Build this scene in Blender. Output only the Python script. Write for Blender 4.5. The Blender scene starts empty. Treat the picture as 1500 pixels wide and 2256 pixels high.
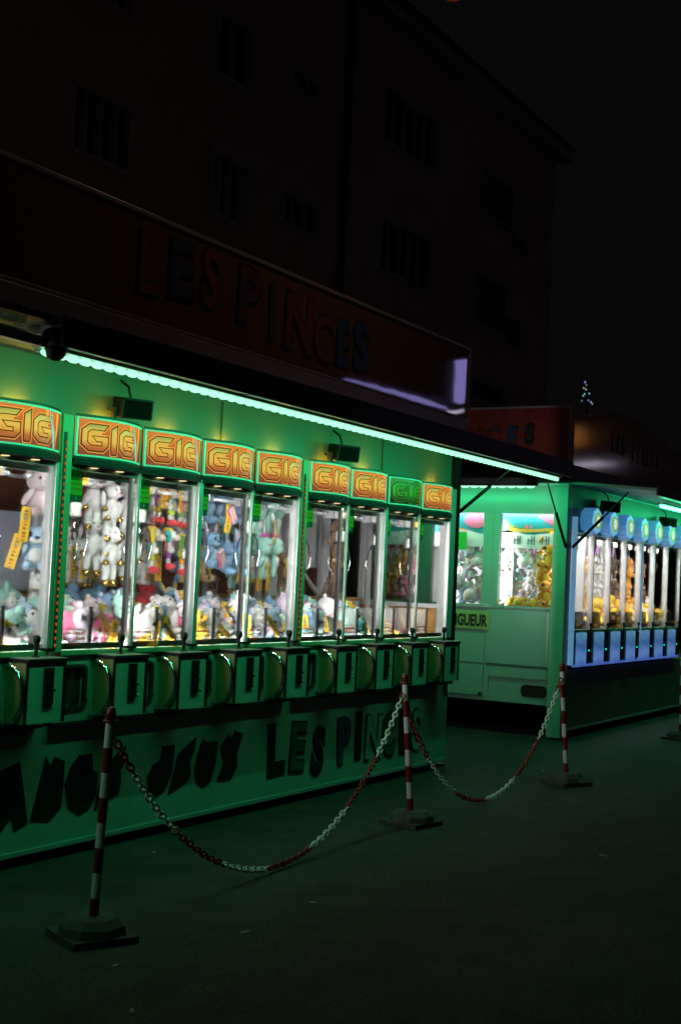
import bpy, bmesh, math, random
from mathutils import Vector, Matrix, Euler
random.seed(7)
S = bpy.context.scene
COL = S.collection
R = math.radians
PI = math.pi

# ------------------------------------------------------------------ camera
F_PX, YAW, PITCH, ROLL = 2900.0, R(59.9728), R(2.9235), R(2.6130)
CAM = Vector((0.0, -5.00469, 1.62))
_fw = Vector((math.sin(YAW)*math.cos(PITCH), math.cos(YAW)*math.cos(PITCH), math.sin(PITCH)))
_rt0 = Vector((math.cos(YAW), -math.sin(YAW), 0))
_up0 = _rt0.cross(_fw)
_rt = math.cos(ROLL)*_rt0 + math.sin(ROLL)*_up0
_up = -math.sin(ROLL)*_rt0 + math.cos(ROLL)*_up0
cd = bpy.data.cameras.new('camera')
cam = bpy.data.objects.new('camera', cd); COL.objects.link(cam)
M3 = Matrix((_rt, _up, -_fw)).transposed()
cam.matrix_world = Matrix.Translation(CAM) @ M3.to_4x4()
cd.sensor_fit = 'VERTICAL'; cd.sensor_height = 36.0
cd.lens = F_PX*36.0/2256.0
cd.clip_start = 0.05; cd.clip_end = 600
cd.dof.use_dof = True; cd.dof.focus_distance = 8.0; cd.dof.aperture_fstop = 8.0
S.camera = cam

def pt(px, py, Y):
    """world point on the plane y = Y seen at photograph position (px, py)"""
    d = (_rt*((px-750)/F_PX) - _up*((py-1128)/F_PX) + _fw)
    t = (Y-CAM.y)/d.y
    return CAM + d*t

# ------------------------------------------------------------------ world, exposure
W = bpy.data.worlds.new('World'); S.world = W; W.use_nodes = True
bg = W.node_tree.nodes['Background']
bg.inputs[0].default_value = (0.0025, 0.0021, 0.0023, 1)   # overcast night sky above a town
bg.inputs[1].default_value = 1.0
S.view_settings.view_transform = 'Standard'; S.view_settings.look = 'None'
S.view_settings.exposure = 0; S.view_settings.gamma = 1; S.view_settings.use_curve_mapping = False
S.render.engine = 'CYCLES'
cy = S.cycles
cy.max_bounces = 8; cy.diffuse_bounces = 3; cy.glossy_bounces = 4; cy.transmission_bounces = 4
cy.transparent_max_bounces = 32; cy.caustics_reflective = False; cy.caustics_refractive = False
cy.sample_clamp_indirect = 2.5; cy.sample_clamp_direct = 0
try:
    cy.use_denoising = True; cy.denoiser = 'OPENIMAGEDENOISE'; cy.use_light_tree = True
except Exception: pass

# ------------------------------------------------------------------ materials
MATS = {}
def mat(name, col, rough=0.5, metal=0.0, emit=None, es=0.0, var=0.0, vscale=8.0, bump=0.0, bscale=60.0, sheen=0.0, spec=0.5, coat=0.0):
    if name in MATS: return MATS[name]
    m = bpy.data.materials.new(name); m.use_nodes = True
    nt = m.node_tree; p = nt.nodes['Principled BSDF']
    p.inputs['Base Color'].default_value = (*col, 1)
    p.inputs['Roughness'].default_value = rough
    p.inputs['Metallic'].default_value = metal
    p.inputs['Specular IOR Level'].default_value = spec
    p.inputs['Sheen Weight'].default_value = sheen
    p.inputs['Coat Weight'].default_value = coat
    if emit:
        p.inputs['Emission Color'].default_value = (*emit, 1); p.inputs['Emission Strength'].default_value = es
    tc = nt.nodes.new('ShaderNodeTexCoord')
    if var > 0:
        n = nt.nodes.new('ShaderNodeTexNoise'); n.inputs['Scale'].default_value = vscale; n.inputs['Detail'].default_value = 6
        nt.links.new(tc.outputs['Object'], n.inputs['Vector'])
        r = nt.nodes.new('ShaderNodeValToRGB')
        r.color_ramp.elements[0].position = 0.3; r.color_ramp.elements[1].position = 0.75
        r.color_ramp.elements[0].color = (*[max(0, c*(1-var)) for c in col], 1)
        r.color_ramp.elements[1].color = (*[min(1, c*(1+var*0.6)) for c in col], 1)
        nt.links.new(n.outputs['Fac'], r.inputs['Fac']); nt.links.new(r.outputs['Color'], p.inputs['Base Color'])
        mr = nt.nodes.new('ShaderNodeMapRange'); mr.inputs['To Min'].default_value = max(0.03, rough-0.12); mr.inputs['To Max'].default_value = min(1, rough+0.12)
        nt.links.new(n.outputs['Fac'], mr.inputs['Value']); nt.links.new(mr.outputs['Result'], p.inputs['Roughness'])
    if bump > 0:
        n2 = nt.nodes.new('ShaderNodeTexNoise'); n2.inputs['Scale'].default_value = bscale; n2.inputs['Detail'].default_value = 4
        nt.links.new(tc.outputs['Object'], n2.inputs['Vector'])
        b = nt.nodes.new('ShaderNodeBump'); b.inputs['Strength'].default_value = bump; b.inputs['Distance'].default_value = 0.01
        nt.links.new(n2.outputs['Fac'], b.inputs['Height']); nt.links.new(b.outputs['Normal'], p.inputs['Normal'])
    MATS[name] = m
    return m

def emission(name, col, s):
    if name in MATS: return MATS[name]
    m = bpy.data.materials.new(name); m.use_nodes = True
    nt = m.node_tree; nt.nodes.clear()
    o = nt.nodes.new('ShaderNodeOutputMaterial'); e = nt.nodes.new('ShaderNodeEmission')
    e.inputs[0].default_value = (*col, 1); e.inputs[1].default_value = s
    nt.links.new(e.outputs[0], o.inputs[0]); MATS[name] = m
    return m

def glassmat(name, tint=(0.96, 0.98, 0.97), refl=0.05, haze=0.0):
    if name in MATS: return MATS[name]
    m = bpy.data.materials.new(name); m.use_nodes = True
    nt = m.node_tree; nt.nodes.clear()
    o = nt.nodes.new('ShaderNodeOutputMaterial'); t = nt.nodes.new('ShaderNodeBsdfTransparent'); g = nt.nodes.new('ShaderNodeBsdfGlossy')
    t.inputs[0].default_value = (*tint, 1); g.inputs['Roughness'].default_value = 0.04
    mx = nt.nodes.new('ShaderNodeMixShader'); fr = nt.nodes.new('ShaderNodeFresnel'); fr.inputs[0].default_value = 1.45
    mr = nt.nodes.new('ShaderNodeMath'); mr.operation = 'MULTIPLY'; mr.inputs[1].default_value = refl*16
    nt.links.new(fr.outputs[0], mr.inputs[0]); nt.links.new(mr.outputs[0], mx.inputs[0])
    nt.links.new(t.outputs[0], mx.inputs[1]); nt.links.new(g.outputs[0], mx.inputs[2])
    last = mx
    if haze > 0:
        d = nt.nodes.new('ShaderNodeBsdfDiffuse'); d.inputs[0].default_value = (0.7, 0.7, 0.66, 1)
        m2 = nt.nodes.new('ShaderNodeMixShader'); m2.inputs[0].default_value = haze
        nt.links.new(mx.outputs[0], m2.inputs[1]); nt.links.new(d.outputs[0], m2.inputs[2]); last = m2
    nt.links.new(last.outputs[0], o.inputs[0]); MATS[name] = m
    return m

def ramp_print(name, stops, axis='Z', lo=0.0, hi=1.0, emit=0.0, noise=0.0, rough=0.3):
    """printed sheet: colour bands along one object axis, backlit when emit > 0"""
    if name in MATS: return MATS[name]
    m = bpy.data.materials.new(name); m.use_nodes = True
    nt = m.node_tree; p = nt.nodes['Principled BSDF']; p.inputs['Roughness'].default_value = rough
    tc = nt.nodes.new('ShaderNodeTexCoord'); sx = nt.nodes.new('ShaderNodeSeparateXYZ')
    nt.links.new(tc.outputs['Object'], sx.inputs[0])
    mr = nt.nodes.new('ShaderNodeMapRange'); mr.inputs['From Min'].default_value = lo; mr.inputs['From Max'].default_value = hi
    nt.links.new(sx.outputs[axis], mr.inputs['Value'])
    src = mr.outputs['Result']
    if noise > 0:
        n = nt.nodes.new('ShaderNodeTexNoise'); n.inputs['Scale'].default_value = 14; n.inputs['Detail'].default_value = 5
        nt.links.new(tc.outputs['Object'], n.inputs['Vector'])
        a = nt.nodes.new('ShaderNodeMath'); a.operation = 'MULTIPLY_ADD'; a.inputs[1].default_value = noise; 
        nt.links.new(n.outputs['Fac'], a.inputs[0]); 
        a2 = nt.nodes.new('ShaderNodeMath'); a2.operation = 'SUBTRACT'; a2.inputs[1].default_value = noise*0.5
        nt.links.new(src, a.inputs[2]); nt.links.new(a.outputs[0], a2.inputs[0]); src = a2.outputs[0]
    r = nt.nodes.new('ShaderNodeValToRGB'); cr = r.color_ramp
    while len(cr.elements) < len(stops): cr.elements.new(0.5)
    for e, (pos, c) in zip(cr.elements, stops): e.position = pos; e.color = (*c, 1)
    nt.links.new(src, r.inputs['Fac'])
    if emit > 0:
        p.inputs['Base Color'].default_value = (0.02, 0.02, 0.02, 1)
        nt.links.new(r.outputs['Color'], p.inputs['Emission Color']); p.inputs['Emission Strength'].default_value = emit
    else:
        nt.links.new(r.outputs['Color'], p.inputs['Base Color'])
    MATS[name] = m
    return m

WHITE = mat('white_paint', (0.62, 0.62, 0.58), 0.38, var=0.12, vscale=5)
PANEL = mat('painted_panel', (0.46, 0.47, 0.42), 0.32, var=0.14, vscale=3)
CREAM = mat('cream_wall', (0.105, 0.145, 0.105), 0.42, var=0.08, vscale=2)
ALU = mat('aluminium', (0.72, 0.73, 0.74), 0.34, metal=0.55, var=0.06, vscale=20)
CHROME = mat('chrome', (0.85, 0.85, 0.86), 0.07, metal=1.0)
BLACK = mat('black_plastic', (0.007, 0.007, 0.008), 0.5, var=0.3, vscale=20, spec=0.3)
DARK = mat('dark_trim', (0.03, 0.03, 0.032), 0.45, var=0.3)
RUBBER = mat('rubber', (0.05, 0.052, 0.05), 0.75, var=0.35, vscale=12, bump=0.2, bscale=90)
GREENPAINT = mat('green_paint', (0.22, 0.42, 0.25), 0.4, var=0.12)
YELLOW = mat('yellow_paint', (0.75, 0.52, 0.03), 0.4, var=0.12)
TAGY = mat('yellow_card', (0.85, 0.50, 0.03), 0.6)
CARDG = mat('green_card', (0.08, 0.42, 0.05), 0.55)
CARDY = mat('lime_print', (0.42, 0.52, 0.03), 0.55)
REDP = mat('red_print', (0.6, 0.05, 0.03), 0.5)
ORANGEP = mat('orange_print', (0.75, 0.25, 0.03), 0.5)
BLUEP = mat('blue_print', (0.03, 0.08, 0.35), 0.5)
BLACKP = mat('black_print', (0.01, 0.01, 0.012), 0.5)
DRED = mat('dark_red_print', (0.12, 0.012, 0.01), 0.45)
GREENP = mat('green_print', (0.02, 0.10, 0.05), 0.45)
DBLUE = mat('dark_blue_print', (0.02, 0.05, 0.14), 0.45)
GLASS = glassmat('clear_glass', refl=0.045)
ACRYL = glassmat('acrylic', (0.9, 0.92, 0.9), 0.05, haze=0.16)
LEDG = emission('green_led', (0.018, 1.0, 0.33), 46.0)
LEDG2 = emission('green_led_far', (0.035, 1.0, 0.37), 24.0)
LEDG3 = emission('green_led_end', (0.015, 1.0, 0.37), 115.0)
LEDW = emission('white_tube', (1.0, 0.97, 0.97), 1.6)
BULBG = emission('green_bulb_lens', (0.55, 1.55, 0.90), 1.0)
LEDW3 = emission('white_tube_window', (1.0, 0.97, 0.95), 1.6)
LEDO = emission('orange_led', (1.0, 0.16, 0.03), 0.45)
WARM = emission('warm_lamp', (1.0, 0.52, 0.04), 75)
DOWN = emission('downlight_lens', (1.0, 0.8, 0.4), 1.3)
GOLD = mat('gold_foil', (0.85, 0.55, 0.16), 0.22, metal=1.0, var=0.1)

# ------------------------------------------------------------------ mesh builder
class MB:
    def __init__(s): s.v = []; s.f = []; s.m = []; s.mats = []
    def mi(s, m):
        if m not in s.mats: s.mats.append(m)
        return s.mats.index(m)
    def add(s, vs, fs, m):
        o = len(s.v); k = s.mi(m)
        s.v += [tuple(v) for v in vs]
        for f in fs: s.f.append(tuple(i+o for i in f)); s.m.append(k)
    def box(s, x0, x1, y0, y1, z0, z1, m, b=0.0, mtx=None):
        x0, x1 = min(x0, x1), max(x0, x1); y0, y1 = min(y0, y1), max(y0, y1); z0, z1 = min(z0, z1), max(z0, z1)
        if b <= 0:
            vs = [Vector((x, y, z)) for z in (z0, z1) for y in (y0, y1) for x in (x0, x1)]
            fs = [(0,2,3,1),(4,5,7,6),(0,1,5,4),(2,6,7,3),(0,4,6,2),(1,3,7,5)]
        else:
            bm = bmesh.new(); bmesh.ops.create_cube(bm, size=1)
            for v in bm.verts: v.co = Vector(((x0+x1)/2+v.co.x*(x1-x0), (y0+y1)/2+v.co.y*(y1-y0), (z0+z1)/2+v.co.z*(z1-z0)))
            bmesh.ops.bevel(bm, geom=bm.edges[:], offset=b, segments=2, affect='EDGES', profile=0.6)
            bm.verts.index_update()
            vs = [v.co.copy() for v in bm.verts]; fs = [tuple(v.index for v in f.verts) for f in bm.faces]; bm.free()
        if mtx: vs = [mtx @ v for v in vs]
        s.add(vs, fs, m); return s
    def ell(s, c, r, m, rot=(0,0,0), nu=14, nv=9):
        E = Euler([R(a) for a in rot]).to_matrix(); c = Vector(c)
        vs = [c + E @ Vector((0, 0, -r[2]))]
        for j in range(1, nv):
            t = -PI/2 + PI*j/nv
            for i in range(nu):
                a = 2*PI*i/nu
                vs.append(c + E @ Vector((r[0]*math.cos(t)*math.cos(a), r[1]*math.cos(t)*math.sin(a), r[2]*math.sin(t))))
        vs.append(c + E @ Vector((0, 0, r[2]))); n = len(vs)-1
        fs = [(0, 1+(i+1) % nu, 1+i) for i in range(nu)]
        for j in range(nv-2):
            for i in range(nu):
                a = 1+j*nu+i; b = 1+j*nu+(i+1) % nu; fs.append((a, b, b+nu, a+nu))
        fs += [(n, 1+(nv-2)*nu+i, 1+(nv-2)*nu+(i+1) % nu) for i in range(nu)]
        s.add(vs, fs, m); return s
    def tube(s, pts, r, m, n=8, caps=True, closed=False):
        pts = [Vector(p) for p in pts]; rr = r if isinstance(r, (list, tuple)) else [r]*len(pts)
        vs = []; N = len(pts); prev = None
        for i, p in enumerate(pts):
            if closed: d = pts[(i+1) % N]-pts[i-1]
            else: d = pts[min(i+1, N-1)]-pts[max(i-1, 0)]
            d.normalize()
            if prev is None:
                a = Vector((0, 0, 1)) if abs(d.z) < 0.9 else Vector((1, 0, 0))
                u = d.cross(a).normalized()
            else:
                u = (prev - d*prev.dot(d)).normalized()
            prev = u; w = d.cross(u)
            for k in range(n):
                t = 2*PI*k/n; vs.append(p + (u*math.cos(t)+w*math.sin(t))*rr[i])
        fs = []
        for i in range(N if closed else N-1):
            j = (i+1) % N
            for k in range(n):
                a = i*n+k; b = i*n+(k+1) % n; c = j*n+(k+1) % n; d2 = j*n+k
                fs.append((a, b, c, d2))
        if caps and not closed:
            fs.append(tuple(range(n-1, -1, -1))); fs.append(tuple((N-1)*n+k for k in range(n)))
        s.add(vs, fs, m); return s
    def prism(s, poly, fn, t0, t1, m):
        """poly: 2D outline; fn(a, b, t) -> point; closed solid between t0 and t1"""
        n = len(poly)
        vs = [fn(a, b, t0) for a, b in poly]+[fn(a, b, t1) for a, b in poly]
        fs = [tuple(range(n-1, -1, -1)), tuple(range(n, 2*n))]+[(i, (i+1) % n, n+(i+1) % n, n+i) for i in range(n)]
        s.add(vs, fs, m); return s
    def mesh(s, name, origin=(0,0,0), smooth=False):
        me = bpy.data.meshes.new(name); o = Vector(origin)
        me.from_pydata([Vector(v)-o for v in s.v], [], s.f)
        for m in s.mats: me.materials.append(m)
        me.polygons.foreach_set('material_index', s.m)
        bm = bmesh.new(); bm.from_mesh(me); bmesh.ops.recalc_face_normals(bm, faces=bm.faces[:]); bm.to_mesh(me); bm.free()
        if smooth: me.shade_smooth()
        me.update(); return me
    def build(s, name, parent=None, origin=(0,0,0), smooth=False):
        return link(name, s.mesh(name, origin, smooth), parent)

def link(name, me, parent=None, loc=(0,0,0), rot=(0,0,0), sc=1.0):
    o = bpy.data.objects.new(name, me); COL.objects.link(o)
    o.location = loc; o.rotation_euler = rot; o.scale = (sc, sc, sc) if isinstance(sc, (int, float)) else sc
    if parent: o.parent = parent
    return o
def tag(o, label, cat, group=None, kind=None):
    if label: o['label'] = label
    if cat: o['category'] = cat
    if group: o['group'] = group
    if kind: o['kind'] = kind
    return o
def thing(name, label, cat, loc=(0,0,0), group=None, rotz=0):
    o = bpy.data.objects.new(name, None); COL.objects.link(o); o.location = loc; o.rotation_euler = (0, 0, rotz)
    o.empty_display_size = 0.1
    return tag(o, label, cat, group)
def kids(o): return list(o.children)
def dup(o, parent=None):
    c = o.copy(); COL.objects.link(c)
    if parent: c.parent = parent
    for ch in kids(o): dup(ch, c)
    return c

TEXTS = {}
def textmesh(txt, size, m, off=0.0, ext=0.002, shear=0.0, ax='LEFT', face='Y', res=3):
    k = (txt, size, m.name, off, ext, shear, ax, face)
    if k in TEXTS: return TEXTS[k]
    cu = bpy.data.curves.new('t', 'FONT'); cu.body = txt; cu.size = size; cu.offset = off; cu.extrude = ext; cu.shear = shear
    cu.align_x = ax; cu.resolution_u = res; cu.fill_mode = 'BOTH'
    ob = bpy.data.objects.new('t', cu); COL.objects.link(ob)
    dg = bpy.context.evaluated_depsgraph_get(); dg.update()
    me = bpy.data.meshes.new_from_object(ob.evaluated_get(dg))
    bpy.data.objects.remove(ob); bpy.data.curves.remove(cu)
    mt = Matrix.Rotation(R(90), 4, 'X')
    if face == '-X': mt = Matrix.Rotation(R(-90), 4, 'Z') @ mt
    me.transform(mt); me.materials.clear(); me.materials.append(m)
    TEXTS[k] = me
    return me

def area(name, parent, loc, rot, sx, sy, watt, col, spread=180):
    l = bpy.data.lights.new(name, 'AREA'); l.shape = 'RECTANGLE'; l.size = sx; l.size_y = sy; l.energy = watt; l.color = col; l.spread = R(spread)
    o = bpy.data.objects.new(name, l); COL.objects.link(o); o.parent = parent; o.location = loc; o.rotation_euler = rot
    return o
WCOL = (1.0, 0.97, 0.97); GCOL = (0.017, 1.0, 0.345)
# ================================================================== GROUND
ga = bpy.data.materials.new('asphalt'); ga.use_nodes = True
nt = ga.node_tree; p = nt.nodes['Principled BSDF']; L = nt.links.new
tc = nt.nodes.new('ShaderNodeTexCoord')
n1 = nt.nodes.new('ShaderNodeTexNoise'); n1.inputs['Scale'].default_value = 75; n1.inputs['Detail'].default_value = 5; n1.inputs['Roughness'].default_value = 0.75
n2 = nt.nodes.new('ShaderNodeTexNoise'); n2.inputs['Scale'].default_value = 0.9; n2.inputs['Detail'].default_value = 6
vo = nt.nodes.new('ShaderNodeTexVoronoi'); vo.inputs['Scale'].default_value = 85
for n in (n1, n2, vo): L(tc.outputs['Object'], n.inputs['Vector'])
r1 = nt.nodes.new('ShaderNodeValToRGB'); r1.color_ramp.elements[0].color = (0.006, 0.006, 0.006, 1); r1.color_ramp.elements[1].color = (0.085, 0.085, 0.082, 1)
r1.color_ramp.elements[0].position = 0.42; r1.color_ramp.elements[1].position = 0.72
L(n1.outputs['Fac'], r1.inputs['Fac'])
r2 = nt.nodes.new('ShaderNodeValToRGB'); r2.color_ramp.elements[0].color = (0.55, 0.55, 0.55, 1); r2.color_ramp.elements[1].color = (1.25, 1.25, 1.25, 1)
r2.color_ramp.elements[0].position = 0.3; r2.color_ramp.elements[1].position = 0.7
L(n2.outputs['Fac'], r2.inputs['Fac'])
mx = nt.nodes.new('ShaderNodeMix'); mx.data_type = 'RGBA'; mx.blend_type = 'MULTIPLY'; mx.inputs[0].default_value = 1
L(r1.outputs[0], mx.inputs[6]); L(r2.outputs[0], mx.inputs[7]); v2 = nt.nodes.new('ShaderNodeTexVoronoi'); v2.inputs['Scale'].default_value = 42; L(tc.outputs['Object'], v2.inputs['Vector'])
r3 = nt.nodes.new('ShaderNodeValToRGB'); r3.color_ramp.elements[0].color = (2.4, 2.4, 2.35, 1); r3.color_ramp.elements[1].color = (0.8, 0.8, 0.8, 1)
r3.color_ramp.elements[0].position = 0.12; r3.color_ramp.elements[1].position = 0.34; L(v2.outputs['Distance'], r3.inputs['Fac'])
mx2 = nt.nodes.new('ShaderNodeMix'); mx2.data_type = 'RGBA'; mx2.blend_type = 'MULTIPLY'; mx2.inputs[0].default_value = 1
L(mx.outputs[2], mx2.inputs[6]); L(r3.outputs[0], mx2.inputs[7])
n4 = nt.nodes.new('ShaderNodeTexNoise'); n4.inputs['Scale'].default_value = 3.5; n4.inputs['Detail'].default_value = 8; L(tc.outputs['Object'], n4.inputs['Vector'])
r4 = nt.nodes.new('ShaderNodeValToRGB'); r4.color_ramp.elements[0].color = (0.45, 0.45, 0.45, 1); r4.color_ramp.elements[1].color = (1.15, 1.15, 1.15, 1); r4.color_ramp.elements[0].position = 0.38; r4.color_ramp.elements[1].position = 0.55
L(n4.outputs['Fac'], r4.inputs['Fac'])
mx3 = nt.nodes.new('ShaderNodeMix'); mx3.data_type = 'RGBA'; mx3.blend_type = 'MULTIPLY'; mx3.inputs[0].default_value = 1
L(mx2.outputs[2], mx3.inputs[6]); L(r4.outputs[0], mx3.inputs[7])
L(mx3.outputs[2], p.inputs['Base Color'])
p.inputs['Roughness'].default_value = 0.72
bp_ = nt.nodes.new('ShaderNodeBump'); bp_.inputs['Strength'].default_value = 0.9; bp_.inputs['Distance'].default_value = 0.006
ad = nt.nodes.new('ShaderNodeMath'); ad.operation = 'ADD'; L(vo.outputs['Distance'], ad.inputs[0]); L(n1.outputs['Fac'], ad.inputs[1])
L(ad.outputs[0], bp_.inputs['Height']); L(bp_.outputs[0], p.inputs['Normal'])
g = MB(); g.add([(-200, -200, 0), (300, -200, 0), (300, 300, 0), (-200, 300, 0)], [(0, 1, 2, 3)], ga)
tag(g.build('ground'), 'dark asphalt of the street in front of the stalls', None, None, 'structure')
# sealed joint in the asphalt, lower right
SEAL = mat('bitumen_seal', (0.022, 0.022, 0.022), 0.95, var=0.2, spec=0.1)
jp = [(4.0+0.5*k, -2.66+0.012*math.sin(k*1.7)) for k in range(40)]
jb = MB(); pts2 = []
for i, (x, y) in enumerate(jp): pts2.append((x, y))
vs = []
for i, (x, y) in enumerate(pts2):
    w = 0.005+0.004*random.random(); vs += [(x, y-w, 0.004), (x, y+w, 0.004)]
jb.add(vs, [(2*i, 2*i+2, 2*i+3, 2*i+1) for i in range(len(pts2)-1)], SEAL)
# ------------------------------------------------------------------ pavement behind
PAV = mat('pavement', (0.16, 0.155, 0.15), 0.8, var=0.2, vscale=3, bump=0.3)
pb = MB(); pb.box(-30, 90, 4.6, 7.0, -0.2, 0.13, PAV)
tag(pb.build('pavement'), 'pavement at the foot of the dark building', None, None, 'structure')

# ================================================================== BUILDING
BY = 7.0
BWALL = mat('brown_render', (0.44, 0.31, 0.25), 0.85, var=0.12, vscale=0.8, bump=0.2, bscale=25)
BFR = mat('window_paint', (0.42, 0.36, 0.34), 0.6, var=0.1)
BGL = mat('night_pane', (0.02, 0.02, 0.03), 0.08, spec=0.6)
BROOF = mat('roof_tile', (0.10, 0.07, 0.06), 0.8, var=0.2)
bld = thing('apartment_building', 'dark brown apartment building behind the stalls with pale window frames', 'building', (16, BY, 0))
BO = (16, BY, 0)
rz = pt(870, 32, BY).z
xr = pt(1215, 560, BY).x
holes = []   # window rectangles (x0, x1, z0, z1)
def wq(a, b, c, d, yl=0.0):      # photo corners -> facade rectangle
    A = pt(a, b, BY+yl); B = pt(c, d, BY+yl); return (min(A.x, B.x), max(A.x, B.x), min(A.z, B.z), max(A.z, B.z))
wins = [(wq(160, 172, 285, 392), 4), (wq(480, 15, 552, 212), 2), (wq(640, 140, 700, 232), 3), (wq(465, 322, 548, 512), 4), (wq(622, 418, 700, 530), 3),
        (wq(848, 182, 957, 388), 5), (wq(838, 468, 943, 650), 5), (wq(1060, 365, 1128, 512), 5), (wq(1048, 598, 1112, 745), 5), (wq(225, -70, 293, 48), 2),
        (wq(1128, 515, 1152, 560), 2), (wq(1118, 690, 1142, 770), 2), (wq(1040, 830, 1105, 905), 4)]
zA = [w[0] for w in wins]
# facade as wall strips between window columns (boxes that butt around each opening)
xs = sorted(set([2.0, xr]+[round(v, 3) for w in zA for v in (w[0], w[1])]))
wb = MB()
for a, b in zip(xs[:-1], xs[1:]):
    if b-a < 1e-4: continue
    mid = (a+b)/2
    cut = sorted([(w[2], w[3]) for w in zA if w[0]-1e-3 <= mid <= w[1]+1e-3]); z = 0.0
    for c0, c1 in cut:
        if c0 > z+0.01: wb.box(a, b, BY, BY+0.35, z, c0, BWALL)
        z = max(z, c1)
    if z < rz: wb.box(a, b, BY, BY+0.35, z, rz, BWALL)
wb.box(2.0, xr, BY+0.36, BY+10, 0, rz-0.01, BWALL)
wb.build('wall', bld, BO)
cb = MB(); cb.box(1.8, xr+0.2, BY-0.35, BY-0.003, rz-0.28, rz, BFR, 0.02); cb.build('cornice', bld, BO)
rb = MB(); rb.prism([(BY-0.5, rz+0.003), (BY+10, rz+0.003), (BY+5, rz+2.2)], lambda a, b, t: (t, a, b), 1.8, xr+0.2, BROOF); rb.build('roof', bld, BO)
for (x0, x1, z0, z1), n in wins:
    f = MB(); t = 0.07
    f.box(x0, x1, BY-0.03, BY+0.12, z1-t, z1, BFR); f.box(x0, x1, BY-0.05, BY+0.12, z0, z0+t, BFR)
    f.box(x0, x0+t, BY-0.03, BY+0.12, z0+t, z1-t, BFR); f.box(x1-t, x1, BY-0.03, BY+0.12, z0+t, z1-t, BFR)
    w = f.build('window', bld, BO)
    for i in range(1, n):
        xx = x0+(x1-x0)*i/n; q = MB(); q.box(xx-0.025, xx+0.025, BY+0.0, BY+0.1, z0+t, z1-t, BFR); q.build('mullion', w, BO).parent = w
    q = MB(); q.box(x0+t, x1-t, BY+0.13, BY+0.15, z0+t, z1-t, BGL); q.build('pane', w, BO)
dp = pt(757, 300, BY)
q = MB(); q.tube([(dp.x, BY-0.09, 0.1), (dp.x, BY-0.09, rz-0.3)], 0.06, BROOF, 10); q.build('downpipe', bld, BO)
sc_ = MB(); zz = pt(720, 700, BY).z
sc_.box(2.0, xr, BY-0.10, BY-0.002, 3.55, 3.75, BFR, 0.01); sc_.build('string_course', bld, BO)
# lower building further along the street
b2 = thing('far_building', 'low unlit block beyond the end of the apartment building', 'building', (40, BY, 0))
q = MB(); q.box(xr+0.4, 70, BY+1, BY+12, 0, 6.2, BWALL); q.build('wall', b2, (40, BY, 0))
q = MB(); q.prism([(BY+0.7, 6.2), (BY+12, 6.2), (BY+6.5, 7.4)], lambda a, b, t: (t, a, b), xr+0.3, 70.2, BROOF); q.build('roof', b2, (40, BY, 0))
for i in range(6):
    x = xr+2.5+i*4.5; f = MB(); f.box(x, x+1.6, BY+0.95, BY+1.05, 3.9, 5.6, BFR); w = f.build('window', b2, (40, BY, 0))
    q = MB(); q.box(x+0.08, x+1.52, BY+0.93, BY+0.948, 3.98, 5.52, BGL); q.build('pane', w, (40, BY, 0))

# ------------------------------------------------------------------ street lamp on a cable (its glow touches the top edge of the picture)
lp = pt(998, -18, -1.0)
lamp = thing('street_lamp', 'red glowing street lamp hung on a cable high over the stalls', 'street lamp', lp)
q = MB(); q.ell((0, 0, 0), (0.09, 0.09, 0.06), emission('lamp_glow', (1.0, 0.10, 0.05), 0.07)); q.build('lens', lamp, smooth=True)
q = MB(); q.tube([(0, 0, 0.04), (0, 0, 0.08), (0, 0, 0.2)], [0.16, 0.13, 0.03], DARK, 14); q.build('shade', lamp, smooth=True)
q = MB(); q.tube([(-0.1, BY-lp.y, 3.5), (0, 0, 0.2), (0.1, -9, 2.5)], 0.008, DARK, 5); q.build('cable', lamp)
pl = bpy.data.lights.new('lamp_light', 'POINT'); pl.energy = 15; pl.color = (1.0, 0.62, 0.44); pl.shadow_soft_size = 0.08
lo = bpy.data.objects.new('bulb_light', pl); COL.objects.link(lo); lo.parent = lamp; lo.location = (0, -0.25, -0.12)

# ================================================================== TRAILER ONE
TX0, TX1 = 1.6, 10.72
T1O = (7.5, 1.2, 0)
t1 = thing('game_trailer', 'long white arcade trailer with green light strip and an orange name board', 'trailer', T1O)
def part(name, mb, parent, o, smooth=False): return mb.build(name, parent, o, smooth)
# skirt with painted lettering
sk = MB(); sk.box(TX0, 10.70, 0.0, 0.04, 0.075, 0.735, PANEL); skirt = part('skirt_panel', sk, t1, T1O)
q = MB(); q.box(TX0, 10.70, -0.014, -0.001, 0.058, 0.086, ALU, 0.003); part('skirt_trim', q, t1, T1O)
q = MB(); q.box(TX0, 10.655, 0.05, 2.35, 0.35, 0.72, DARK); q.box(10.66, 10.7, 0.045, 2.35, 0.075, 0.735, PANEL); part('chassis', q, t1, T1O)
q = MB()
q.tube([(10.76, 0.12, 0.0), (10.76, 0.12, 0.02)], 0.09, DARK, 12); q.tube([(10.76, 0.12, 0.02), (10.76, 0.12, 0.30)], 0.025, ALU, 8); q.box(10.70, 10.80, 0.09, 0.15, 0.16, 0.2, DARK)
part('stabiliser_jack', q, t1, T1O)
def skpoly(name, pts, m, inner=None):
    b = MB(); b.prism(pts, lambda a, z, t: (a, t, z), -0.006, -0.001, m)
    return part(name, b, t1, T1O)
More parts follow.
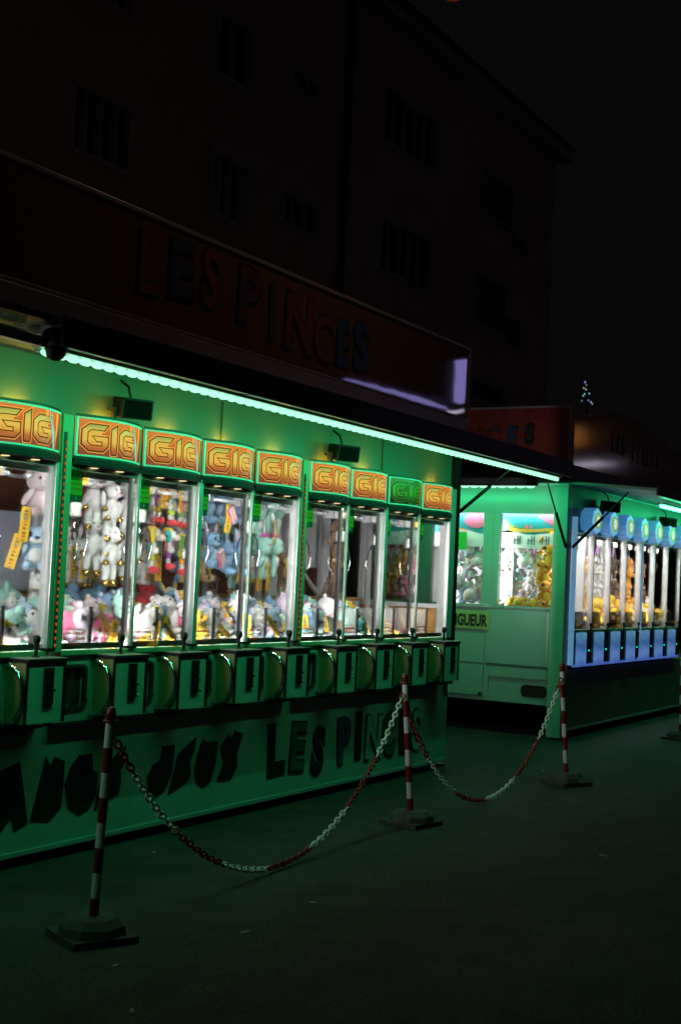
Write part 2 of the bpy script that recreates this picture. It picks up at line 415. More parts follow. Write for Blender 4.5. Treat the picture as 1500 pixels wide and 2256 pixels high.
# solid distorted letters, read off the panel
LT = {
 'A': [(5.13, 0.44), (5.20, 0.53), (5.344, 0.565), (5.43, 0.23), (5.33, 0.20), (5.30, 0.275), (5.24, 0.215), (5.15, 0.215)],
 'N': [(5.448, 0.238), (5.50, 0.41), (5.545, 0.575), (5.585, 0.52), (5.615, 0.565), (5.70, 0.535), (5.70, 0.40), (5.69, 0.28), (5.60, 0.215), (5.55, 0.225)],
 'G': [(5.711, 0.40), (5.75, 0.49), (5.82, 0.555), (5.93, 0.555), (5.945, 0.46), (5.99, 0.44), (5.985, 0.31), (5.93, 0.24), (5.84, 0.22), (5.75, 0.27)],
 'E': [(5.975, 0.225), (6.01, 0.36), (6.05, 0.47), (6.235, 0.575), (6.235, 0.49), (6.195, 0.43), (6.205, 0.37), (6.19, 0.30), (6.07, 0.265)],
 'J': [(6.45, 0.36), (6.50, 0.43), (6.575, 0.455), (6.59, 0.54), (6.715, 0.54), (6.70, 0.36), (6.63, 0.26), (6.545, 0.23), (6.47, 0.28)],
 'X': [(7.195, 0.265), (7.265, 0.375), (7.215, 0.48), (7.30, 0.555), (7.345, 0.525), (7.375, 0.575), (7.475, 0.55), (7.415, 0.42), (7.425, 0.335), (7.345, 0.245), (7.325, 0.27), (7.29, 0.255)],
 'U': [(6.935, 0.36), (6.98, 0.50), (7.02, 0.55), (7.05, 0.525), (7.185, 0.525), (7.17, 0.38), (7.12, 0.265), (7.035, 0.235), (6.96, 0.28)],
 'E2': [(6.67, 0.235), (6.72, 0.37), (6.755, 0.475), (6.94, 0.57), (6.925, 0.48), (6.885, 0.42), (6.90, 0.34), (6.88, 0.30), (6.79, 0.27)],
}
for k, pts in LT.items(): skpoly('letter', pts, BLACKP)
def word(letters, parent, o, place, face='Y'):
    """letters: (char, a, z, size, xscale, tilt, fill, outline)"""
    for ch, a, z, size, xs_, tilt, fill, outl in letters:
        me = textmesh(ch, 1.0, outl, 0.062, 0.004/size, face=face)
        ob = link('letter', me, parent); setl(ob, a, z, size, xs_, tilt, o, place, 0.0, face)
        if fill:
            me2 = textmesh(ch, 1.0, fill, 0.028, 0.004/size, face=face)
            o2 = link('letter_fill', me2, parent); setl(o2, a, z, size, xs_, tilt, o, place, 0.0045, face)
            mw = o2.matrix_basis.copy(); o2.parent = ob; o2.matrix_parent_inverse = ob.matrix_basis.inverted(); o2.matrix_basis = mw
def setl(ob, a, z, size, xs_, tilt, o, place, proud, face):
    if face == 'Y':
        m = Matrix.Translation(Vector((a, place-0.004-proud, z))-Vector(o)) @ Matrix.Rotation(R(-tilt), 4, 'Y') @ Matrix.Diagonal((size*xs_, size, size, 1))
    else:
        m = Matrix.Translation(Vector((place-0.004-proud, a, z))-Vector(o)) @ Matrix.Rotation(R(-tilt), 4, 'X') @ Matrix.Diagonal((size, size*xs_, size, 1))
    ob.matrix_basis = m
s1 = 0.46
word([('L', 7.79, 0.245, s1, 0.95, 2, None, BLACKP), ('E', 8.07, 0.25, s1, 0.88, -4, GREENP, BLACKP), ('S', 8.38, 0.20, s1, 0.78, -6, DRED, BLACKP),
      ('P', 8.77, 0.225, s1, 0.82, 4, DBLUE, BLACKP), ('I', 9.03, 0.25, s1, 1.0, 0, DRED, BLACKP), ('N', 9.19, 0.225, s1, 0.8, -2, PANEL, BLACKP),
      ('C', 9.48, 0.215, s1, 0.72, 2, GREENP, BLACKP), ('E', 9.78, 0.225, s1, 0.75, 0, DRED, BLACKP), ('S', 10.03, 0.215, s1, 0.72, 3, PANEL, BLACKP)], t1, T1O, 0.0)
# machine bay: floor, back wall of planks, ceiling
q = MB(); q.box(TX0, 10.66, 0.02, 2.35, 0.725, 0.745, DARK); part('floor', q, t1, T1O)
q = MB(); q.box(TX0, 10.66, 0.03, 2.35, 2.86, 2.9, WHITE); part('ceiling', q, t1, T1O)
PLK = mat('red_plank', (0.20, 0.045, 0.022), 0.5, var=0.3, vscale=6, bump=0.15)
rnd = random.Random(3)
pme = {}
for i in range(72):
    x = TX0+i*0.13
    if x > 10.55: break
    k = i % 3
    if k not in pme:
        b = MB(); b.box(0.003, 0.127, 0, 0.02+0.003*k, 0, 2.08, PLK, 0.004); pme[k] = b.mesh('plank')
    link('plank', pme[k], t1, Vector((x, 1.22, 0.76))-Vector(T1O))
WBOARD = mat('white_board', (0.62, 0.63, 0.66), 0.45, var=0.05)
GBOARD = mat('lilac_grey_board', (0.36, 0.36, 0.44), 0.55, var=0.06)
def bgpanel(name, a, b, c, d, Y, m):
    A = pt(a, b, Y); B = pt(c, d, Y); q = MB(); q.box(A.x, B.x, Y, Y+0.03, min(A.z, B.z), max(A.z, B.z), m, 0.004); return part(name, q, t1, T1O)
bgpanel('white_panel', 640, 1105, 717, 1252, 1.10, WBOARD)
bgpanel('grey_panel', -120, 1112, 103, 1302, 0.78, GBOARD)
bgpanel('white_panel', 600, 1110, 636, 1330, 0.86, WBOARD)
bgpanel('upright', 712, 1110, 722, 1320, 1.05, WBOARD)
q = MB(); q.tube([pt(668, 1262, 1.0), pt(700, 1308, 1.0)], 0.018, ALU, 8); part('brace', q, t1, T1O)
AMB = mat('amber_wood', (0.40, 0.20, 0.05), 0.5, var=0.25, vscale=10)
q = MB(); q.box(4.85, 10.5, 0.80, 1.15, 1.44, 1.462, AMB, 0.003); part('ledge_top', q, t1, T1O)
q = MB(); q.box(4.85, 10.5, 0.82, 0.86, 1.36, 1.438, ALU, 0.003); part('rear_ledge', q, t1, T1O)
# upper wall behind the marquees
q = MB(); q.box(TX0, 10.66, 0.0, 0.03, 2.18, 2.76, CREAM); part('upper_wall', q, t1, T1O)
for x in (7.06, 9.3):
    q = MB(); q.box(x-0.018, x+0.018, -0.014, -0.001, 2.3, 2.75, CREAM, 0.003); part('wall_batten', q, t1, T1O)
# posts of the bay
def post(x0, x1, y0, y1, z0, z1, m, led=False):
    q = MB(); q.box(x0, x1, y0, y1, z0, z1, m, 0.004); o = part('divider_post', q, t1, T1O)
    if led:
        q = MB(); q.box(x0+0.012, x0+0.032, y0-0.006, y0-0.001, z0+0.02, z1-0.1, DARK); part('led_channel', q, o, T1O)
        n = 30
        me = led_me()
        for i in range(n):
            l = link('led', me, o, Vector((x0+0.022, y0-0.008, z0+0.04+i*(z1-z0-0.16)/n))-Vector(T1O))
    return o
_lm = []
def led_me():
    if not _lm:
        b = MB(); b.ell((0, 0, 0), (0.006, 0.004, 0.011), LEDO, nu=6, nv=4); _lm.append(b.mesh('led'))
    return _lm[0]
post(5.457, 5.543, -0.075, 0.02, 1.15, 2.46, GREENPAINT, True)
post(7.979, 8.059, -0.075, 0.02, 1.15, 2.46, GREENPAINT, True)
post(10.49, 10.60, -0.06, 0.04, 1.15, 2.46, ALU)
q = MB(); q.box(10.602, 10.70, -0.05, 0.06, 0.74, 2.75, BLACK, 0.004); part('corner_post', q, t1, T1O)
# end wall with window
q = MB(); q.box(10.62, 10.66, 0.07, 2.35, 0.74, 1.40, AMB); q.box(10.62, 10.66, 0.07, 2.35, 2.42, 2.86, WHITE); q.box(10.62, 10.66, 2.25, 2.35, 1.40, 2.42, WHITE); part('end_wall', q, t1, T1O)
q = MB(); q.box(10.58, 10.70, 0.07, 2.25, 1.402, 1.44, ALU, 0.004); part('end_sill', q, t1, T1O)
q = MB(); q.box(10.635, 10.641, 0.07, 2.25, 1.44, 2.42, GLASS); part('end_window', q, t1, T1O)
q = MB(); q.box(10.60, 10.67, 0.84, 0.9, 1.442, 2.42, ALU, 0.004); part('window_post', q, t1, T1O)
# roof fascia, name board, awning
FASC = mat('grey_fascia', (0.30, 0.28, 0.30), 0.35, var=0.15, vscale=3)
q = MB(); q.box(TX0, 10.78, -0.05, 2.4, 2.905, 3.10, FASC, 0.01); part('roof_edge', q, t1, T1O)
BOARD = ramp_print('orange_board', [(0.0, (0.15, 0.085, 0.045)), (0.55, (0.18, 0.08, 0.042)), (1.0, (0.13, 0.085, 0.045))], 'X', -3.0, 3.4, 0, 0.25, 0.035)
def warp(m, scale, st):
    n_ = m.node_tree; p_ = n_.nodes['Principled BSDF']; t_ = n_.nodes.new('ShaderNodeTexCoord'); z_ = n_.nodes.new('ShaderNodeTexNoise'); z_.inputs['Scale'].default_value = scale; z_.inputs['Detail'].default_value = 2
    b_ = n_.nodes.new('ShaderNodeBump'); b_.inputs['Strength'].default_value = st; b_.inputs['Distance'].default_value = 0.02
    n_.links.new(t_.outputs['Object'], z_.inputs['Vector']); n_.links.new(z_.outputs['Fac'], b_.inputs['Height']); n_.links.new(b_.outputs['Normal'], p_.inputs['Normal'])
warp(BOARD, 1.3, 0.07)
BACKB = mat('board_back', (0.12, 0.11, 0.11), 0.6)
nb = thing('name_board', 'long dark orange name board on the roof of the near trailer reading LES PINCES', 'sign', (7.8, 0, 3.11))
NBO = (7.8, 0, 3.11)
q = MB(); q.box(TX0, 10.79, -0.03, 0.03, 3.125, 3.735, BOARD); part('board', q, nb, NBO)
q = MB(); q.box(TX0, 10.79, -0.045, 0.04, 3.737, 3.765, FASC, 0.004); q.box(TX0, 10.79, -0.045, 0.04, 3.102, 3.123, FASC, 0.004); q.box(10.792, 10.82, -0.045, 0.04, 3.102, 3.765, FASC, 0.004); part('frame', q, nb, NBO)
LBLK = mat('letter_shadow', (0.012, 0.02, 0.02), 0.4)
LRED = mat('letter_red', (0.22, 0.035, 0.02), 0.4); LBLU = mat('letter_blue', (0.02, 0.06, 0.12), 0.4); LGRN = mat('letter_green', (0.05, 0.10, 0.05), 0.4); LPUR = mat('letter_purple', (0.12, 0.03, 0.06), 0.4)
bl = []
for ch, a, b, c, d, fill, tl in (('L', 290, 660, 352, 515, LRED, 0), ('E', 358, 672, 432, 530, LBLU, 1), ('S', 432, 690, 490, 545, LRED, 0), ('P', 508, 725, 575, 585, LPUR, -2), ('I', 580, 760, 602, 625, LGRN, 2),
                             ('N', 612, 780, 672, 645, LRED, -1), ('C', 678, 805, 722, 690, LRED, 0), ('E', 728, 815, 768, 705, LBLU, 0), ('S', 768, 830, 818, 710, LBLU, 3)):
    A = pt(a, b, 0); B = pt(c, d, 0); zc = 3.19
    z0_ = max(3.14, pt((a+c)/2, b, 0).z+0.02); hgt = min(3.72, pt((a+c)/2, d, 0).z)-z0_-0.04; sz_ = hgt/0.70; bl.append((ch, A.x, z0_+0.02, sz_, (B.x-A.x)/(sz_*(0.30 if ch == 'I' else 0.62)), tl, fill, LBLK))
word(bl, nb, NBO, -0.03)
# awning flap
aw = thing('awning_flap', 'raised dark awning flap along the front of the near trailer', 'awning', (7.6, 0, 2.77))
AWO = (7.6, 0, 2.77)
AWU = mat('awning_under', (0.40, 0.41, 0.40), 0.4, var=0.1)
AX0, AX1 = 4.42, 10.95
def flap(y, z): return lambda a, b, t: (a, y, z)
q = MB(); q.add([(AX0, 0.0, 2.78), (AX1, 0.0, 2.78), (AX1, -0.98, 2.655), (AX0, -0.98, 2.655), (AX0, 0.0, 2.81), (AX1, 0.0, 2.81), (AX1, -0.98, 2.69), (AX0, -0.98, 2.69)],
              [(0, 1, 2, 3), (4, 7, 6, 5), (0, 4, 5, 1), (1, 5, 6, 2), (2, 6, 7, 3), (3, 7, 4, 0)], AWU); part('panel', q, aw, AWO)
q = MB(); q.box(AX0-0.02, AX1+0.02, -1.0, -0.982, 2.60, 2.74, DARK, 0.004); part('edge_beam', q, aw, AWO)
for x in (AX0+0.03, 6.6, 8.8, AX1-0.03):
    q = MB(); q.add([(x-0.02, -0.02, 2.755), (x+0.02, -0.02, 2.755), (x+0.02, -0.97, 2.635), (x-0.02, -0.97, 2.635), (x-0.02, -0.02, 2.775), (x+0.02, -0.02, 2.775), (x+0.02, -0.97, 2.652), (x-0.02, -0.97, 2.652)],
              [(0, 1, 2, 3), (4, 7, 6, 5), (0, 4, 5, 1), (1, 5, 6, 2), (2, 6, 7, 3), (3, 7, 4, 0)], ALU); part('rib', q, aw, AWO)
def strut(parent, o, a, b):
    a = Vector(a); b = Vector(b); m = a.lerp(b, 0.55)
    q = MB(); q.tube([a, m], 0.017, BLACK, 8); q.tube([m, b], 0.009, DARK, 8); return part('gas_strut', q, parent, o, True)
strut(aw, AWO, (10.73, -0.03, 2.27), (10.75, -0.55, 2.70))
# left-hand neighbour awning rails
ar = thing('awning_rail', 'aluminium awning rail at the left edge lit green', 'rail', (3.6, -0.85, 2.6))
q = MB(); q.box(2.6, 4.38, -0.92, -0.86, 2.595, 2.64, ALU, 0.004); part('lower_rail', q, ar, (3.6, -0.85, 2.6))
q = MB(); q.box(2.6, 4.38, -0.80, -0.74, 2.64, 2.68, ALU, 0.004); part('upper_rail', q, ar, (3.6, -0.85, 2.6))
q = MB(); q.box(2.6, 4.40, -0.98, -0.0, 2.70, 2.73, DARK); part('cover', q, ar, (3.6, -0.85, 2.6))
# LED strip
def led_strip(name, label, pts, n, m, r=0.020, tilt=None, inward=Vector((0, 1, 0)), watt=20):
    P0, P1 = Vector(pts[0]), Vector(pts[1]); o = P0
    th = thing(name, label, 'light strip', P0)
    d = (P1-P0).normalized(); up = Vector((0, 0, 1)); sd = d.cross(up).normalized()
    q = MB(); h = 0.018; w = 0.028
    vs = []
    for P in (P0-d*0.03, P1+d*0.03):
        for a, b in ((-w, 0.012), (w, 0.012), (w, 0.012+h), (-w, 0.012+h)): vs.append(P+sd*a+up*b)
    q.add(vs, [(0, 1, 2, 3), (4, 7, 6, 5), (0, 4, 5, 1), (1, 5, 6, 2), (2, 6, 7, 3), (3, 7, 4, 0)], ALU); part('channel', q, th, o)
    # diode bar under the channel, tilted in towards the wall it lights
    if tilt is not None:
        ti = R(tilt); nin = Vector((0, 0, -1))*math.cos(ti) + inward*math.sin(ti); tv = d.cross(nin)
        bw = 0.012; vs = []
        for P in (P0, P1):
            c0 = P+up*0.004+inward*0.036
            for a_, b_ in ((-bw, 0), (bw, 0), (bw, -0.003), (-bw, -0.003)): vs.append(c0+tv*a_+nin*b_)
        q = MB(); q.add(vs, [(1, 2, 6, 5), (2, 3, 7, 6), (3, 0, 4, 7), (0, 1, 2, 3), (4, 7, 6, 5)], ALU); part('diode_bar', q, th, o)
        ln = (P1-P0).length; mid = (P1-P0)/2+up*0.004+inward*0.036+nin*0.001
        if abs(d.x) > 0.5: area('diode_light', th, mid, (ti, 0, 0), ln, 0.024, watt, GCOL, 165)
        else: area('diode_light', th, mid, (0, -ti, 0), 0.024, ln, watt, GCOL, 165)
        m = BULBG
    b = MB(); b.ell((0, 0, 0), (r*2.5, r*1.15, r*1.05), m, nu=10, nv=6); me = b.mesh('bulb', smooth=True)
    for i in range(n):
        t = (i+0.5)/n; link('bulb', me, th, (P1-P0)*t + Vector((0, 0, -0.003)), (0, 0, math.atan2(d.y, d.x)))
    return th
led_strip('led_strip', 'long bright green LED light strip under the near awning edge', [(4.37, -0.90, 2.578), (10.86, -0.90, 2.578)], 76, LEDG, 0.0175, 54, watt=32)
led_strip('led_strip', 'green LED light strip continuing to the left beyond the awning rail', [(1.2, -0.90, 2.578), (4.02, -0.90, 2.578)], 33, LEDG, 0.0175, 54, watt=14)

# ------------------------------------------------------------------ speakers, camera dome
def speaker(x, z, label, rz=25):
    o = (x, -0.12, z); s = thing('speaker', label, 'speaker', o, 'speakers above the claw machines'); s.rotation_euler = (0, 0, 0)
    mt = Matrix.Rotation(R(-rz), 4, 'Z') @ Matrix.Rotation(R(8), 4, 'X')
    q = MB(); q.box(-0.10, 0.10, -0.07, 0.07, -0.06, 0.06, BLACK, 0.01, mt); part('cabinet', q, s, (0, 0, 0))
    q = MB(); q.box(-0.085, 0.085, -0.078, -0.071, -0.048, 0.048, mat('grille_cloth', (0.004,0.004,0.004), 0.9, spec=0.1), 0.004, mt); part('grille', q, s, (0, 0, 0))
    q = MB(); q.box(-0.125, -0.112, -0.03, 0.10, -0.03, -0.015, DARK, 0, mt); q.box(-0.125, -0.105, -0.02, 0.02, -0.1, -0.005, DARK, 0, mt); part('bracket', q, s, (0, 0, 0))
    q = MB(); q.tube([mt @ Vector((0.0, 0.04, 0.06)), Vector((0.0, 0.03, 0.1)), Vector((0.015, 0.05, 0.13)), Vector((0.0, 0.10, 0.17))], 0.008, BLACK, 6); part('cable', q, s, (0, 0, 0))
    return s
p1 = pt(296, 900, -0.13); p2 = pt(760, 998, -0.13)
speaker(p1.x, p1.z, 'black wall speaker above the second orange marquee from the left')
speaker(p2.x, p2.z, 'black wall speaker above the sixth orange marquee, nearer the trailer end')
dc = thing('dome_camera', 'black dome camera hanging under the awning at the left end of the light strip', 'camera', pt(124, 752, -0.93))
q = MB(); q.ell((0, 0, -0.03), (0.055, 0.055, 0.06), BLACK); part('dome', q, dc, (0, 0, 0), True)
q = MB(); q.tube([(0, 0, -0.03), (0, 0, 0.03), (0, 0, 0.05)], [0.064, 0.064, 0.05], DARK, 16); part('housing', q, dc, (0, 0, 0), True)
q = MB(); q.box(0.0, 0.22, -0.02, 0.02, 0.0, 0.03, DARK, 0.004); part('arm', q, dc, (0, 0, 0))

# ================================================================== CLAW MACHINES (orange)
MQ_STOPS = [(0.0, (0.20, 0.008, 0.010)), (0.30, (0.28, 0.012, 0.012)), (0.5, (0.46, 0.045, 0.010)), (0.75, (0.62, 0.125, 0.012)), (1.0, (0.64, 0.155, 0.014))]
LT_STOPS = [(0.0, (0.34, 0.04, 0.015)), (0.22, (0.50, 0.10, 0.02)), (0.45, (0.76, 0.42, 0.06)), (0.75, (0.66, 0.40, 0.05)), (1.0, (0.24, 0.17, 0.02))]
ZB = 0.74
MQ0, MQ1 = 2.240-ZB, 2.462-ZB
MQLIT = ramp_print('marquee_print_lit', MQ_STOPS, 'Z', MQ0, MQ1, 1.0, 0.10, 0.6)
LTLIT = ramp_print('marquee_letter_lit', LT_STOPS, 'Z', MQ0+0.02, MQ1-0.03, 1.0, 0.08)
OUTLIT = emission('marquee_outline_lit', (0.88, 0.45, 0.06), 1.0)
MQOFF = ramp_print('marquee_print_unlit', MQ_STOPS, 'Z', MQ0, MQ1, 0, 0.10)
LTOFF = ramp_print('marquee_letter_unlit', LT_STOPS, 'Z', MQ0+0.02, MQ1-0.03, 0, 0.08)
OUTOFF = mat('marquee_outline_unlit', (0.6, 0.4, 0.12), 0.4)
THIN = mat('dark_line', (0.03, 0.03, 0.005), 0.7, spec=0.1)
TRIM = mat('trim_lights', (0.5, 0.6, 0.55), 0.3, emit=(0.03, 0.75, 0.35), es=0.42)
GLOWL = emission('print_lightning', (0.25, 0.85, 0.6), 0.9)
BULGE = 0.088; UH = 0.288; MXC = 0.303
def mqy(u, extra=0.0): return -0.062 - BULGE*(1-(u/UH)**2) - extra
GG = [(0.25, 1), (1, 1), (0.82, 0.79), (0.32, 0.79), (0.2, 0.68), (0.2, 0.32), (0.32, 0.21), (0.74, 0.21), (0.74, 0.36), (0.52, 0.36), (0.36, 0.56), (1, 0.56), (1, 0.2), (0.8, 0), (0.25, 0), (0, 0.22), (0, 0.78)]
GI = [(0.08, 0), (0.92, 0), (1, 0.08), (1, 1.0), (0, 0.84), (0, 0.08)]
LET = [(GG, -0.252, -0.095, 0.035, 0.185), (GI, -0.072, -0.028, 0.025, 0.195), (GG, -0.008, 0.165, 0.030, 0.178)]
LETM = {}
def curved_poly(polys, m, extra):
    """2D polygons in (u, z) bent on to the marquee's curve, with a little thickness"""
    mbs = MB()
    for poly in polys:
        bm = bmesh.new()
        vs = [bm.verts.new((a, 0, b)) for a, b in poly]
        try: f = bm.faces.new(vs)
        except Exception: bm.free(); continue
        bmesh.ops.triangulate(bm, faces=bm.faces[:])
        for k in range(-28, 29):
            u = k*0.0103
            bmesh.ops.bisect_plane(bm, geom=bm.verts[:]+bm.edges[:]+bm.faces[:], plane_co=(u, 0, 0), plane_no=(1, 0, 0))
        bm.verts.index_update()
        mbs.add([(MXC+v.co.x, mqy(v.co.x, extra), MQ0+v.co.z) for v in bm.verts], [tuple(v.index for v in f.verts) for f in bm.faces], m)
        bm.free()
    return mbs
def outline(poly, w):
    n = len(poly); out = []
    P = [Vector(p) for p in poly]
    A = sum(P[i].x*P[(i+1) % n].y-P[(i+1) % n].x*P[i].y for i in range(n))
    sg = 1 if A > 0 else -1
    def off(i, d):
        e0 = (P[i]-P[i-1]).normalized(); e1 = (P[(i+1) % n]-P[i]).normalized()
        n0 = Vector((e0.y, -e0.x))*sg; n1 = Vector((e1.y, -e1.x))*sg
        b = (n0+n1); L_ = b.length
        if L_ < 0.3: return P[i]+n1*d
        b.normalize(); return P[i]+b*(d/max(0.45, b.dot(n1)))
    for i in range(n):
        j = (i+1) % n; out.append([tuple(off(i, w[0])), tuple(off(j, w[0])), tuple(off(j, w[1])), tuple(off(i, w[1]))])
    return out
def marquee_meshes(lit):
    k = 'lit' if lit else 'off'
    if k in LETM: return LETM[k]
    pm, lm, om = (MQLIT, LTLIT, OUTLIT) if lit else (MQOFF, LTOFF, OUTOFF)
    pan = MB(); N = 24
    H = MQ1-MQ0
    vs = []
    for i in range(N+1):
        u = -UH+2*UH*i/N; vs += [(MXC+u, mqy(u), MQ0), (MXC+u, mqy(u), MQ1)]
    pan.add(vs, [(2*i, 2*i+2, 2*i+3, 2*i+1) for i in range(N)], pm)
    ls = []
    for poly, u0, u1, z0, z1 in LET:
        pp = [(u0+(u1-u0)*a, z0+(z1-z0)*b) for a, b in poly]
        b1 = curved_poly([pp], lm, 0.0022)
        b2 = curved_poly(outline(pp, (0.0065, 0.0105)), om, 0.0034)
        b3 = curved_poly(outline(pp, (-0.0022, 0.0026)), THIN, 0.0046)
        ls.append((b1, b2, b3))
    deco = curved_poly([[(0.125, 0.215), (0.132, 0.215), (0.142, 0.17), (0.185, 0.09), (0.192, 0.005), (0.184, 0.005), (0.176, 0.085), (0.132, 0.168)],
                        [(0.150, 0.215), (0.156, 0.215), (0.160, 0.17), (0.196, 0.10), (0.200, 0.005), (0.195, 0.005), (0.190, 0.095), (0.154, 0.165)]], GLOWL if lit else OUTOFF, 0.006)
    deco2 = curved_poly([[(0.205, 0.02), (0.212, 0.02), (0.236, 0.11), (0.22, 0.19), (0.245, 0.205), (0.213, 0.205), (0.21, 0.19), (0.226, 0.11)],
                         [(0.085, 0.205), (0.118, 0.21), (0.10, 0.185), (0.11, 0.165), (0.09, 0.18)]], om, 0.005)
    LETM[k] = (pan.mesh('panel', smooth=True), [[b.mesh('letter') for b in t] for t in ls], deco.mesh('print_flash'), deco2.mesh('print_line'))
    return LETM[k]

CM = {}
def curve_slab(z0, z1, ya, extra, m, N=20, uh=UH):
    b = MB(); vs = []
    for i in range(N+1):
        u = -uh+2*uh*i/N; y = mqy(u*UH/uh, extra)
        vs += [(MXC+u, y, z0), (MXC+u, y, z1), (MXC+u, ya, z0), (MXC+u, ya, z1)]
    fs = []
    for i in range(N):
        a = 4*i; b_ = 4*(i+1)
        fs += [(a, b_, b_+1, a+1), (a+1, b_+1, b_+3, a+3), (a+2, a+3, b_+3, b_+2), (a, a+2, b_+2, b_)]
    fs += [(0, 1, 3, 2), (4*N, 4*N+2, 4*N+3, 4*N+1)]
    b.add(vs, fs, m); return b
def rrect(x0, x1, z0, z1, r, n=5):
    o = []
    for cx, cz, a0 in ((x1-r, z1-r, 0), (x0+r, z1-r, 90), (x0+r, z0+r, 180), (x1-r, z0+r, 270)):
        for i in range(n+1):
            a = R(a0+90*i/n); o.append((cx+r*math.cos(a), cz+r*math.sin(a)))
    return o
def build_parts():
    Z = lambda z: z-ZB
    P = []
    def A(name, mb, parent=None, smooth=False): P.append((name, mb.mesh(name, smooth=smooth), parent)); return len(P)-1
    # cabinet base with recess hole for the prize door (front built round the opening)
    ox0, ox1, oz0, oz1 = 0.045, 0.235, Z(0.835), Z(1.065)
    q = MB(); yf = -0.045
    q.box(0.002, ox0, yf, 0.0, Z(0.76), Z(1.128), PANEL); q.box(ox1, 0.604, yf, 0.0, Z(0.76), Z(1.128), PANEL)
    q.box(ox0, ox1, yf, 0.0, Z(0.76), oz0, PANEL); q.box(ox0, ox1, yf, 0.0, oz1, Z(1.128), PANEL)
    q.box(0.002, 0.604, 0.002, 0.74, Z(0.76), Z(0.9), PANEL); q.box(0.002, 0.02, 0.002, 0.74, Z(0.902), Z(1.128), PANEL); q.box(0.586, 0.604, 0.002, 0.74, Z(0.902), Z(1.128), PANEL)
    base = A('cabinet', q)
    q = MB(); q.box(0.0, 0.606, -0.048, 0.01, Z(0.742), Z(0.758), DARK); A('base_trim', q)
    ro = rrect(ox0-0.012, ox1+0.012, oz0-0.012, oz1+0.012, 0.04); ri = rrect(ox0+0.006, ox1-0.006, oz0+0.006, oz1-0.006, 0.032)
    q = MB(); n = len(ro); vs = [(a, -0.056, b) for a, b in ro]+[(a, -0.056, b) for a, b in ri]+[(a, -0.0455, b) for a, b in ro]+[(a, -0.03, b) for a, b in ri]
    fs = []
    for i in range(n):
        j = (i+1) % n; fs += [(i, j, n+j, n+i), (i, 2*n+i, 2*n+j, j), (n+i, n+j, 3*n+j, 3*n+i)]
    q.add(vs, fs, DARK); fr = A('door_frame', q)
    q = MB(); q.prism(ri, lambda a, b, t: (a, t, b), -0.018, -0.012, mat('smoked_flap', (0.03, 0.035, 0.03), 0.12, spec=0.8)); A('door_flap', q, fr)
    q = MB()
    for i in range(3): q.tube([(ox1-0.075+i*0.02, -0.021, oz0+0.02), (ox1-0.06+i*0.02, -0.021, oz0+0.055)], 0.004, CHROME, 6)
    A('flap_hinge', q, fr)
    q = MB(); q.ell((0.262, -0.047, Z(0.87)), (0.007, 0.004, 0.007), BLACK, nu=8, nv=5); A('lock', q)
    # control box
    bx0, bx1, by0, bz0, bz1 = 0.305, 0.604, -0.200, Z(0.792), Z(1.112)
    q = MB(); q.box(bx0+0.003, bx1-0.003, by0+0.003, -0.047, bz0, bz1, PANEL); cbx = A('control_box', q)
    q = MB(); q.box(bx0+0.001, bx0+0.0028, by0+0.014, -0.05, bz0+0.004, bz1-0.004, mat('lamp_tinted_side', (0.24, 0.24, 0.09), 0.4, var=0.1)); A('side_panel', q, cbx)  # cream side face; yellow and green lamplight put into its colour
    q = MB(); q.box(bx0, bx0+0.012, by0, by0+0.012, bz0, bz1, BLACK); A('corner_trim', q, cbx)
    q = MB(); q.box(bx1-0.022, bx1, by0-0.001, by0+0.02, bz0, bz1, BLACK); A('corner_trim', q, cbx)
    q = MB(); q.box(bx0-0.006, bx1+0.006, by0-0.01, -0.047, bz1+0.001, bz1+0.018, BLACK, 0.003); q.box(bx0-0.004, bx1+0.004, by0-0.008, -0.049, bz1+0.0185, bz1+0.021, mat('lid_top', (0.25, 0.26, 0.26), 0.3)); A('lid', q, cbx)
    q = MB(); q.prism([(0.432, bz1-0.03), (0.502, bz1-0.03), (0.502, bz0+0.10), (0.484, bz0+0.085), (0.432, bz0+0.085)], lambda a, b, t: (a, t, b), by0-0.008, by0+0.002, BLACK); cs = A('coin_slot', q, cbx)
    q = MB(); q.ell((0.508, by0-0.014, bz0+0.105), (0.009, 0.012, 0.009), CHROME, nu=8, nv=6); A('coin_button', q, cs, True)
    q = MB(); q.ell((0.505, by0-0.012, bz0+0.17), (0.007, 0.01, 0.007), DARK, nu=8, nv=6); A('coin_lever', q, cs, True)
    q = MB(); q.tube([(0.445, -0.12, bz1+0.021), (0.445, -0.12, bz1+0.028)], 0.022, DARK, 10); q.tube([(0.445, -0.12, bz1+0.028), (0.447, -0.12, bz1+0.10)], 0.010, BLACK, 8); js = A('joystick', q)
    q = MB(); q.tube([(0.447, -0.12, bz1+0.088), (0.447, -0.12, bz1+0.105), (0.447, -0.12, bz1+0.128), (0.447, -0.12, bz1+0.138)], [0.012, 0.021, 0.021, 0.012], BLACK, 10); A('knob', q, js, True)
    # D-shaped guard bar
    pts = []
    for i in range(15):
        t = i/14; a = -PI/2+PI*t
        pts.append((0.287, -0.045-0.145*math.cos(a)**0.75 if math.cos(a) > 0 else -0.045, Z(0.945)+0.155*math.sin(a)))
    q = MB(); q.tube(pts, 0.0125, CHROME, 10); A('guard_bar', q, None, True)
    # sill and glass
    q = MB(); q.box(0.0, 0.606, -0.066, 0.02, Z(1.130), Z(1.158), GREENPAINT, 0.004); A('sill', q)
    q = MB(); q.box(0.004, 0.602, -0.048, -0.043, Z(1.16), Z(2.18), GLASS); gl = A('front_glass', q)
    q = MB(); q.box(0.0, 0.606, -0.058, -0.01, Z(2.165), Z(2.20), GREENPAINT, 0.003); A('header', q)
